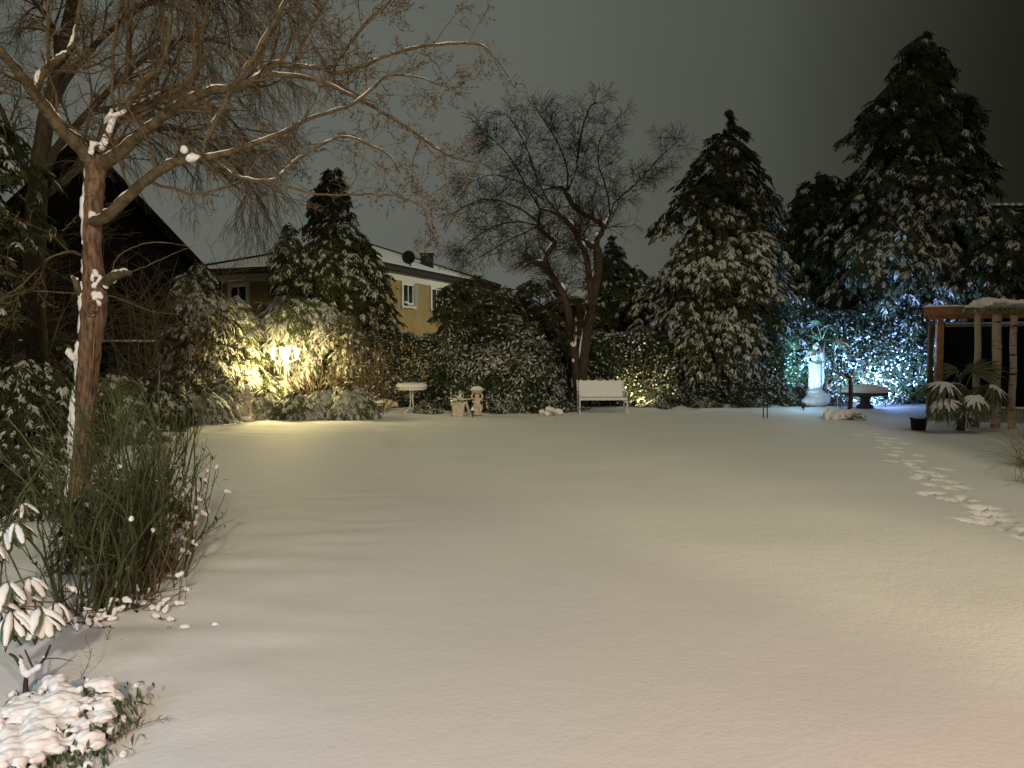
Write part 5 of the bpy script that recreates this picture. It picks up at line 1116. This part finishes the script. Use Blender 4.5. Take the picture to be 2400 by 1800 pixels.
# dry grass at the right edge
def grass_clump(px, d_, n, L, label, seed, mt_=None, grav=-.12):
    c = xz(px, d_); rg = np.random.default_rng(seed); t = thing('grass_clump', label, 'grass', c); P = c+rg.normal(0, .12, (n, 3))*[1, 1, 0]; D = rg.normal(0, .5, (n, 3))+[0, 0, 1.]; b = B(); tubes(b, grow(P, D, L*rg.uniform(.5, 1.1, n), 8, .05, grav, rg), np.linspace(.004, .0015, 8)[None]*np.ones((n, 1)), 3); b.build('blades', mt_ or M_grasS, t, False, 'stuff')
grass_clump(2440, 12.2, 160, 1.15, 'arching dry ornamental grass at the right picture edge above the footprints', 401)
grass_clump(2455, 10.6, 90, .9, 'darker dry grass tuft at the right edge nearest the footprints', 402)

# rose tangle over an arch, right of the junipers
def rose():
    rg = np.random.default_rng(55); c = xz(868, 22.0); t = thing('climbing_rose', 'bare climbing rose tangled over a thin wire arch left of the white table', 'shrub', c); x, y = c[:2]
    for dy in (-.25, .25):
        b = B(); q = resample([(x-.14, y+dy, 0), (x-.15, y+dy, 1.6), (x-.05, y+dy, 2.15), (x+.22, y+dy, 2.15), (x+.33, y+dy, 1.6), (x+.32, y+dy, 0)], 24); tube(b, q, .011, 5); b.build('arch_wire', M_metal, t)
    n = 20; P = np.array([x+.1, y, 0])+rg.normal(0, .16, (n, 3))*[1, 1, 0]; D = rg.normal(0, .22, (n, 3))+[0, 0, 1]; Q = grow(P, D, rg.uniform(1.6, 3.0, n), 12, .12, -.02, rg); b = B(); tubes(b, Q, np.linspace(.012, .005, 12)[None]*np.ones((n, 1)), 4)
    R = np.full((n, 12), .008); p_, dd, r, _, _ = children(Q, R, 9, .25, 1, .9, rg, 0); Q2 = grow(p_, dd, rg.uniform(.3, .9, len(p_)), 7, .2, -.05, rg); tubes(b, Q2, np.linspace(.006, .0035, 7)[None]*np.ones((len(p_), 1)), 3)
    p_, dd, r, _, _ = children(Q2, np.full(Q2.shape[:2], .005), 3, .2, 1, .9, rg, 0); tubes(b, grow(p_, dd, .22, 4, .25, 0, rg), np.full((len(p_), 4), .0035), 3); b.build('stems', M_bstem, t, False, 'stuff')
    i = rg.integers(0, len(Q2), 240); j = rg.integers(1, 6, 240); bs = B(); P = Q2[i, j]; inst(bs, LSNOW[0], LSNOW[1], P, frames(Q2[i, j+1]-P), rg.uniform(.08, .17, 240)); bs.build('snow', M_snow, t, True, 'stuff')
rose()
# bare pruned shrubs in the lamp light
rg = np.random.default_rng(91)
for i, (px, d_, hh, lab) in enumerate(((790, 21.6, 1.15, 'cut tan stems standing upright in front of the dark hollow'), (735, 21.7, 1.2, 'sparse bare shrub with snow caps right of the lamp post'))):
    c = xz(px, d_); t = thing('bare_shrub', lab, 'shrub', c); n = 22; P = c+rg.normal(0, .1, (n, 3))*[1, .6, 0]; D = rg.normal(0, .22+.12*i, (n, 3))+[0, 0, 1]; b = B(); Q = grow(P, D, hh*rg.uniform(.8, 1.3, n), 7, .08, 0, rg); tubes(b, Q, np.linspace(.016, .006, 7)[None]*np.ones((n, 1)), 5)
    p_, dd, r, _, _ = children(Q, np.full((n, 7), .01), 3, .4, 1, .6, rg, .2); tubes(b, grow(p_, dd, .3, 4, .12, 0, rg), np.full((len(p_), 4), .006), 3); b.build('stems', M_bstem, t, False, 'stuff')

# tangled bare saplings in front of the dark gabled house
for i, (px, d_, hh, n, lab) in enumerate(((330, 18.5, 4.4, 9, 'bare sapling tangle in front of the dark gable, right of the nearest trunk'), (110, 16.5, 5.0, 9, 'bare sapling tangle in front of the dark gable, left of the nearest trunk'), (450, 20.0, 3.9, 8, 'thin bare sapling at the eaves end of the dark gabled house'), (15, 14.0, 4.6, 7, 'bare sapling stems at the left picture edge under the birch'))):
    rg = np.random.default_rng(700+i); c = xz(px, d_); t = thing('bare_sapling', lab, 'tree', c, 'bare saplings before the dark house')
    P = c+rg.normal(0, .35, (n, 3))*[1, .6, 0]; D = rg.normal(0, .16, (n, 3))+[0, 0, 1.]; Q = grow(P, D, hh*rg.uniform(.7, 1.05, n), 12, .09, 0, rg); b = B(); tubes(b, Q, np.linspace(.026, .006, 12)[None]*rg.uniform(.6, 1.1, (n, 1)), 5); b.build('stems', M_twigw, t, True, 'stuff')
    p_, dd, r, _, _ = children(Q, np.full((n, 12), .01), 16, .2, 1, 1.0, rg, .05); Q2 = grow(p_, dd, rg.uniform(.5, 1.5, len(p_)), 7, .14, -.03, rg); b = B(); tubes(b, Q2, np.linspace(.008, .004, 7)[None]*np.ones((len(p_), 1)), 3)
    p_, dd, r, _, _ = children(Q2, np.full(Q2.shape[:2], .004), 5, .15, 1, .8, rg, 0); tubes(b, grow(p_, dd, .42, 4, .18, -.05, rg), np.full((len(p_), 4), .0034), 3); b.build('twigs', M_twigw, t, False, 'stuff')
# ------------------------------------------------------------ foreground bed, left
def stem_bush():
    rg = np.random.default_rng(141); c = G(235, 1440); t = thing('green_stemmed_bush', 'leggy bush of thin green stems growing around the foot of the nearest bare tree', 'shrub', c)
    n = 150; ce = c+np.array([-.05, .45, 0]); P = ce+rg.normal(0, 1, (n, 3))*[.19, .33, 0]; P[:, 2] = gz(P[:, 0], P[:, 1])
    D = (P-ce)*[1.0, .4, 0]+np.array([.10, .05, 1.0])+np.clip(rg.normal(0, .12, (n, 3)), -.2, .14); L = rg.uniform(.8, 1.75, n)
    Q = grow(P, D, L, 12, .12, .0, rg); Q = Q[(1200+F*Q[..., 0]/Q[..., 1]).max(1) < 490]; n = len(Q); b = B(); r0 = rg.uniform(.004, .0115, n); tubes(b, Q, r0[:, None]*np.linspace(1, .45, 12)[None], 5); b.build('stems', M_gstem, t, False, 'stuff')
    b = B(); p_, dd, r, _, _ = children(Q, np.full((n, 12), .005), 5, .25, 1, .6, rg, .12); Q2 = grow(p_, dd, rg.uniform(.12, .45, len(p_)), 7, .13, .08, rg); tubes(b, Q2, np.linspace(.0032, .0016, 7)[None]*np.ones((len(p_), 1)), 4)
    p3, dd, r, _, _ = children(Q2, np.full(Q2.shape[:2], .002), 2, .2, 1, .8, rg, 0); tubes(b, grow(p3, dd, .09, 4, .2, 0, rg), np.full((len(p3), 4), .0014), 3); b.build('side_twigs', M_gstem, t, False, 'stuff')
    # dead brown canes low down
    m = 110; P = ce+rg.normal(0, 1, (m, 3))*[.22, .36, 0]; P[:, 2] = gz(P[:, 0], P[:, 1]); b = B(); D = rg.normal(0, .45, (m, 3))+[.1, 0, .75]; Qb = grow(P, D, rg.uniform(.3, .8, m), 8, .16, -.05, rg); Qb = Qb[(1200+F*Qb[..., 0]/Qb[..., 1]).max(1) < 440]; m = len(Qb); tubes(b, Qb, rg.uniform(.003, .007, m)[:, None]*np.linspace(1, .5, 8)[None], 5); b.build('dead_canes', M_bstem, t, False, 'stuff')
    # small leaves and snow
    k = 2600; i = rg.integers(0, len(Q2), k); j = rg.integers(0, 6, k); P = Q2[i, j]; b = B(); inst(b, LEAF[0], LEAF[1], P, frames(rg.normal(0, 1, (k, 3))), rg.uniform(.025, .055, k)); b.build('leaves', M_laurel, t, False, 'stuff')
    pr = []
    for q in range(38):
        s = Qb[rg.integers(0, m)]; jj = rg.integers(2, 7); cc = s[jj]; dr = nrm(s[jj]-s[jj-1]); ln = rg.uniform(.015, .07); r = rg.uniform(.010, .027)
        if abs(dr[2]) < .6: pr.append(('c', cc-dr*ln*.7+[0, 0, r*.7], cc+dr*ln*.7+[0, 0, r*.7], r*.8, r*.6))
    for q in range(16):
        s = Q[rg.integers(0, n)]; jj = rg.integers(1, 8); cc = s[jj]+rg.normal(0, .01, 3); pr.append(('e', cc+[0, 0, .008], np.abs(rg.normal(.013, .005, 3))+.006))
    snow_pad(pr, t, .007)
stem_bush()
def lobed_snow_bush(name, label, px, d_, rad, n, seed, leafn=500):
    rg = np.random.default_rng(seed); c = W(px, 816, d_)*[1, 1, 0]; t = thing(name, label, 'shrub', c)
    return t
def right_snow_leaves():
    # snowy leaves on the right flank of the bush
    rg = np.random.default_rng(150)
    for i, (px, py, d_, R0, lab) in enumerate(((440, 1135, 7.0, .17, 'snow-laden leafy sprig at the right flank of the green-stemmed bush'), (395, 1235, 6.4, .14, 'smaller snowy sprig low at the right side of the green-stemmed bush'), (350, 1300, 6.6, .14, 'snowy leaf tuft at the lawn edge below the green-stemmed bush'), (300, 1450, 5.5, .20, 'snow-crusted ground cover at the foot of the green-stemmed bush'), (215, 1475, 5.2, .16, 'low snowy leaves left of the bush foot'))):
        c = W(px, py, d_); t = thing('snowy_sprig', lab, 'plant', c*[1, 1, 0]); n = 42; P = c+rg.normal(0, 1, (n, 3))*[R0, R0*.6, R0*.8]; P[:, 2] = np.maximum(P[:, 2], gz(P[:, 0], P[:, 1])+.02)
        D = (P-c)*3+rg.normal(0, .5, (n, 3))+[.2, -.1, -.2]; b = B(); inst(b, LEAF[0], LEAF[1], P, frames(D), rg.uniform(.05, .085, n)); b.build('leaves', M_laurel, t, False, 'stuff')
        pr = []
        for k in range(n):
            if rg.random() < .6: f = nrm(D[k]); pr.append(('c', P[k]+[0, 0, .010], P[k]+f*.04+[0, 0, .006], .021, .012))
        snow_pad(pr, t, .006)
        g0 = c*[1, 1, 0]; g0[2] = float(gz(c[0], c[1])); b = B(); Q = np.array([resample([g0+rg.normal(0, .03, 3)*[1, 1, 0], (g0+p_)/2+rg.normal(0, .03, 3), p_], 6) for p_ in P[::2]]); tubes(b, Q, np.full(Q.shape[:2], .003), 4); b.build('stems', M_bstem, t, False, 'stuff')
right_snow_leaves()

# large rhododendron leaves carrying snow; each leaf is a part
def big_leaf_mesh():
    n = 9; s = np.linspace(0, 1, n); w_ = .19*np.sin(np.pi*np.clip(s*.93+.05, 0, 1))**.75; w_[0] = .01; w_[-1] = .004; z = -.42*s**1.8
    V = []; 
    for k, y_, dz in ((0, 1, -.05), (1, .5, .012), (2, 0, 0), (3, -.5, .012), (4, -1, -.05)): V.append(np.stack([s, y_*w_, z+dz*(w_/.19)], 1))
    V = np.concatenate(V); I = np.arange(n-1); Pq = [np.stack([k*n+I, (k+1)*n+I, (k+1)*n+I+1, k*n+I+1], 1) for k in range(4)]
    return mesh_np('leaf', V, Pq, M_rhodo, True)
def big_leaf_snow(seed):
    rg = np.random.default_rng(seed); n = 10; s = np.linspace(.03, .93, n); w_ = .125*np.sin(np.pi*np.clip(s*.93+.05, 0, 1))**.6*rg.uniform(.85, 1.1, n); w_[0] = .03; w_[-1] = .05; z = -.42*s**1.8; h = (.12*np.sin(np.linspace(.35, math.pi-.3, n))**.6)*rg.uniform(.85, 1.15, n)
    ang = np.linspace(math.pi*1.12, -math.pi*.12, 9); V = np.stack([np.stack([s, np.cos(a)*w_, z+np.sin(a)*h*(1 if math.sin(a) > 0 else .25)], 1) for a in ang]); m = len(ang)
    idx = np.arange(m*n).reshape(m, n); q = np.stack([idx[:-1, :-1], idx[:-1, 1:], idx[1:, 1:], idx[1:, :-1]], -1).reshape(-1, 4)
    return mesh_np('snow', V.reshape(-1, 3), [q, [list(idx[:, 0])], [list(idx[::-1, -1])]], M_snow, True)
BL = big_leaf_mesh(); BS = [big_leaf_snow(s) for s in range(5)]
def rhodo_branch(t, tip, dirn, L, n, seed, spread=1.0, snow_p=1.0, start=None):
    rg = np.random.default_rng(seed); base = np.array(t.matrix_basis.translation); tip = np.asarray(tip, float)
    if start is None: start = tip-nrm(dirn)*.5+[0, 0, -.15]
    b = B(); q = resample([start, (np.asarray(start)+tip)/2+[0, 0, .04], tip], 8); tube(b, q, np.linspace(.009, .005, 8), 6); b.build('branch', M_bstem, t)
    for i in range(n):
        a = 2*math.pi*i/n+rg.normal(0, .2); f = np.array([math.cos(a), math.sin(a), rg.uniform(-1.3, -.35)])*spread+nrm(dirn)*.5; R = frames(f[None], np.array([[0, 0, 1.]])+rg.normal(0, .12, (1, 3)))[0]
        s = .84*L*rg.uniform(.75, 1.1); lo = link('leaf', BL, t); p_ = tip+nrm(f)*.012-[0, 0, .01*(i % 3)]
        lo.matrix_basis = Matrix.Translation(Vector(p_-base)) @ Matrix(R.T.tolist()).to_4x4() @ Matrix.Diagonal((s, s*rg.uniform(.95, 1.5), s*rg.uniform(.6, 1.5), 1))
        if rg.random() < snow_p: link('snow', BS[int(rg.integers(0, 5))], lo)
d_ = 4.3; c = G(-60, 1560); c = np.array([c[0]-.1, 4.3, 0.])
t = thing('rhododendron_bush', 'rhododendron with long drooping leaves under thick snow at the left picture edge', 'shrub', c)
for i, (px, py, dd, L, n) in enumerate(((20, 1362, 4.2, .20, 9), (70, 1352, 4.4, .17, 8), (95, 1422, 4.1, .20, 9), (130, 1412, 4.25, .17, 7), (25, 1432, 4.0, .2, 8), (-30, 1400, 4.1, .2, 8), (60, 1395, 4.3, .17, 7))):
    rhodo_branch(t, W(px, py, dd), np.array([.8, -.3, 0]), L, n, 160+i, start=c+[.1*i*.3, .05*i, .25+.03*i])
d_ = 4.9; c2 = np.array([W(-80, 816, 5.2)[0], 5.2, 0.])
t = thing('rhododendron_bush', 'darker rhododendron behind, holding three lightly snowed leaves at the left edge', 'shrub', c2)
for i, (px, py, dd, L, n, sp_n) in enumerate(((38, 1222, 4.7, .17, 5, .8), (10, 1240, 4.8, .16, 6, .6), (-20, 1270, 4.7, .18, 6, .8), (50, 1180, 5.0, .14, 4, .8))):
    rhodo_branch(t, W(px, py, dd), np.array([.9, -.2, .25]), L, n, 180+i, snow_p=sp_n, start=c2+[.05*i, 0, .5])
# snow-heaped shrub at the bottom left corner
def corner_shrub():
    rg = np.random.default_rng(171); c = G(120, 1760); c[2] = 0; t = thing('snow_heaped_shrub', 'low shrub buried in bluish snow pillows in the bottom left corner', 'shrub', c)
    pr = []
    spots = [(30, 1690, 3.62, .17), (95, 1665, 3.68, .15), (150, 1640, 3.75, .12), (130, 1612, 3.85, .10), (150, 1700, 3.55, .13), (190, 1730, 3.5, .10), (30, 1760, 3.35, .17), (70, 1730, 3.5, .13), (250, 1605, 3.85, .075), (262, 1632, 3.8, .06), (215, 1650, 3.7, .085), (240, 1670, 3.65, .075), (205, 1690, 3.6, .08), (180, 1665, 3.72, .08), (10, 1810, 3.2, .16), (228, 1740, 3.5, .05), (120, 1745, 3.45, .08), (232, 1630, 3.8, .05), (60, 1640, 3.9, .08)]
    tips = []
    for px, py, dd, R0 in spots:
        cc = W(px, py, dd); tips.append(cc)
        for k in range(6): pr.append(('e', cc+rg.normal(0, 1, 3)*[R0*.38, R0*.38, R0*.10], np.array([1, 1, .42])*R0*rg.uniform(.3, .62)))
        for k in range(8):
            a = rg.uniform(0, 2*math.pi); e_ = cc+np.array([math.cos(a), math.sin(a), 0])*R0*.65+[0, 0, -R0*.1]; pr.append(('c', e_, e_+np.array([math.cos(a)*.35, math.sin(a)*.35, -.8])*R0*.45, R0*.15, R0*.08))
    snow_pad(pr, t, .009, rough=.013)
    n = 620; ti = np.array(tips)[rg.integers(0, len(tips), n)]; P = ti+np.clip(rg.normal(0, 1, (n, 3)), -1.4, 1.4)*[.10, .10, .035]-[0, 0, .035]; D = (P-ti)*3+rg.normal(0, .4, (n, 3))+[0, -.1, -.7]; b = B(); inst(b, LEAF[0], LEAF[1], P, frames(D), rg.uniform(.035, .075, n)); b.build('leaves', M_rhodo, t, False, 'stuff')
    pr = []
    for k in range(90):
        p_ = P[rg.integers(0, n)]+rg.normal(0, .012, 3)-[0, .02, .02]; p_[2] = max(p_[2], .02); pr.append(('e', p_, np.abs(rg.normal(.016, .004, 3))+.006))
    snow_pad(pr, t, .007, 'small_snow')
    b = B(); g0 = c+np.array([-.1, .1, 0]); Q = np.array([resample([g0+rg.normal(0, .08, 3)*[1, 1, 0], (g0+p_)/2+rg.normal(0, .04, 3), p_-[0, 0, .06]], 7) for p_ in tips for _ in range(3)]); tubes(b, Q, np.full(Q.shape[:2], .006), 5); b.build('stems', M_bstem, t, False, 'stuff')
corner_shrub()
def stump_branch():
    c = G(62, 1640); t = thing('pruned_stub', 'short dark forked stem with snow in its crotches left of the lawn', 'shrub', c); dd = c[1]; b = B()
    for pts, r in (([(62, 1645), (60, 1610), (62, 1580)], .017), ([(62, 1585), (48, 1560), (35, 1540), (22, 1532)], .011), ([(62, 1585), (85, 1565), (103, 1545), (118, 1512)], .010), ([(80, 1570), (68, 1545), (58, 1522)], .006), ([(50, 1560), (52, 1545), (45, 1535)], .006), ([(103, 1545), (135, 1543), (172, 1550)], .003)):
        tube(b, resample([W(px, py, dd) for px, py in pts], 10), np.linspace(r, r*.6, 10), 7)
    b.build('stem', M_dbark, t, True)
    snow_pad([('c', W(57, 1578, dd-.01), W(52, 1560, dd-.01), .018, .016), ('c', W(66, 1580, dd-.01), W(92, 1562, dd-.01), .014, .014), ('e', W(103, 1541, dd), (.012, .012, .012)), ('e', W(50, 1548, dd), (.014, .014, .02)), ('c', W(70, 1578, dd-.01), W(60, 1584, dd-.01), .015, .012)], t, .006)
stump_branch()
# twigs poking out of the snow
tw = [([(345,1490),(372,1484),(390,1478),(400,1482)], .005, 'dead twig lying in the snow with a small snow lump beside it'), ([(245,1752),(300,1715),(360,1690),(405,1683)], .003, 'thin curved twig arching over the snow beside the corner shrub'),
      ([(315,1712),(318,1698),(327,1682)], .006, 'tiny snow-capped sprig standing in the snow near the corner shrub'), ([(270,1575),(274,1562),(280,1560)], .003, 'tiny forked twig tip poking from the snow above the corner shrub'),
      ([(195,1615),(190,1590),(205,1560),(212,1530),(200,1495)], .003, 'long bent dead stalk drooping below the bush'), ([(240,1525),(250,1500),(258,1480)], .003, 'short twig leaning out of the snow under the bush'), ([(268,1525),(275,1512),(278,1508)], .003, 'tiny twig stub right of the leaning short twig'), ([(312,1520),(313,1505)], .003, 'single tiny upright stick in the snow'),
      ([(340,1370),(365,1345),(400,1320),(445,1318)], .003, 'dry seeded stem lying out over the snow from the bush'), ([(350,1400),(355,1370),(362,1345)], .003, 'hanging dry stem with seeds at the lawn edge'), ([(415,1235),(435,1237),(450,1238)], .003, 'small horizontal twig pointing onto the lawn'), ([(418,1262),(440,1255),(460,1252)], .003, 'low twig just below the horizontal one'), ([(430,1190),(455,1178),(482,1166)], .0025, 'thin upturned twig at the bush edge')]
rg = np.random.default_rng(190)
for k, (pts, r, lab) in enumerate(tw):
    lo = max(p_[1] for p_ in pts); dd = F*CH/(max(lo, 1300 if lo > 1300 else 1420)-HZ); P = np.array([W(px, py, dd) for px, py in pts])
    P[0, 2] = min(P[0, 2], float(gz(P[0, 0], P[0, 1]))+.005); q = resample(P, 12); b = B(); tube(b, q, np.linspace(r, r*.5, 12), 5)
    n = 8; p_, d2, _, _, _ = children(q[None], np.full((1, 12), r), n, .3, 1, .9, rg, .1); tubes(b, grow(p_, d2, .035, 4, .2, 0, rg), np.full((n, 4), r*.45), 3)
    tag(b.build('dead_twig', M_bstem, None, False), lab, 'twig', 'dead twigs poking from the snow')
for k, (px, py, r, lab) in enumerate(((432, 1474, .035, 'small round snow lump at the end of the lying twig'), (505, 1468, .026, 'small lone snow lump on the smooth lawn'), (322, 1683, .018, 'tiny snow cap on the standing sprig'))):
    c = G(px, py) if k < 2 else W(px, py, 4.0); o = snow_pad([('e', c, (r, r*.8, r*.75)), ('e', c+[r*.6, 0, -.3*r], (r*.7, r*.6, r*.5))], None, .006, 'snow_lump'); tag(o, lab, 'snow', None)
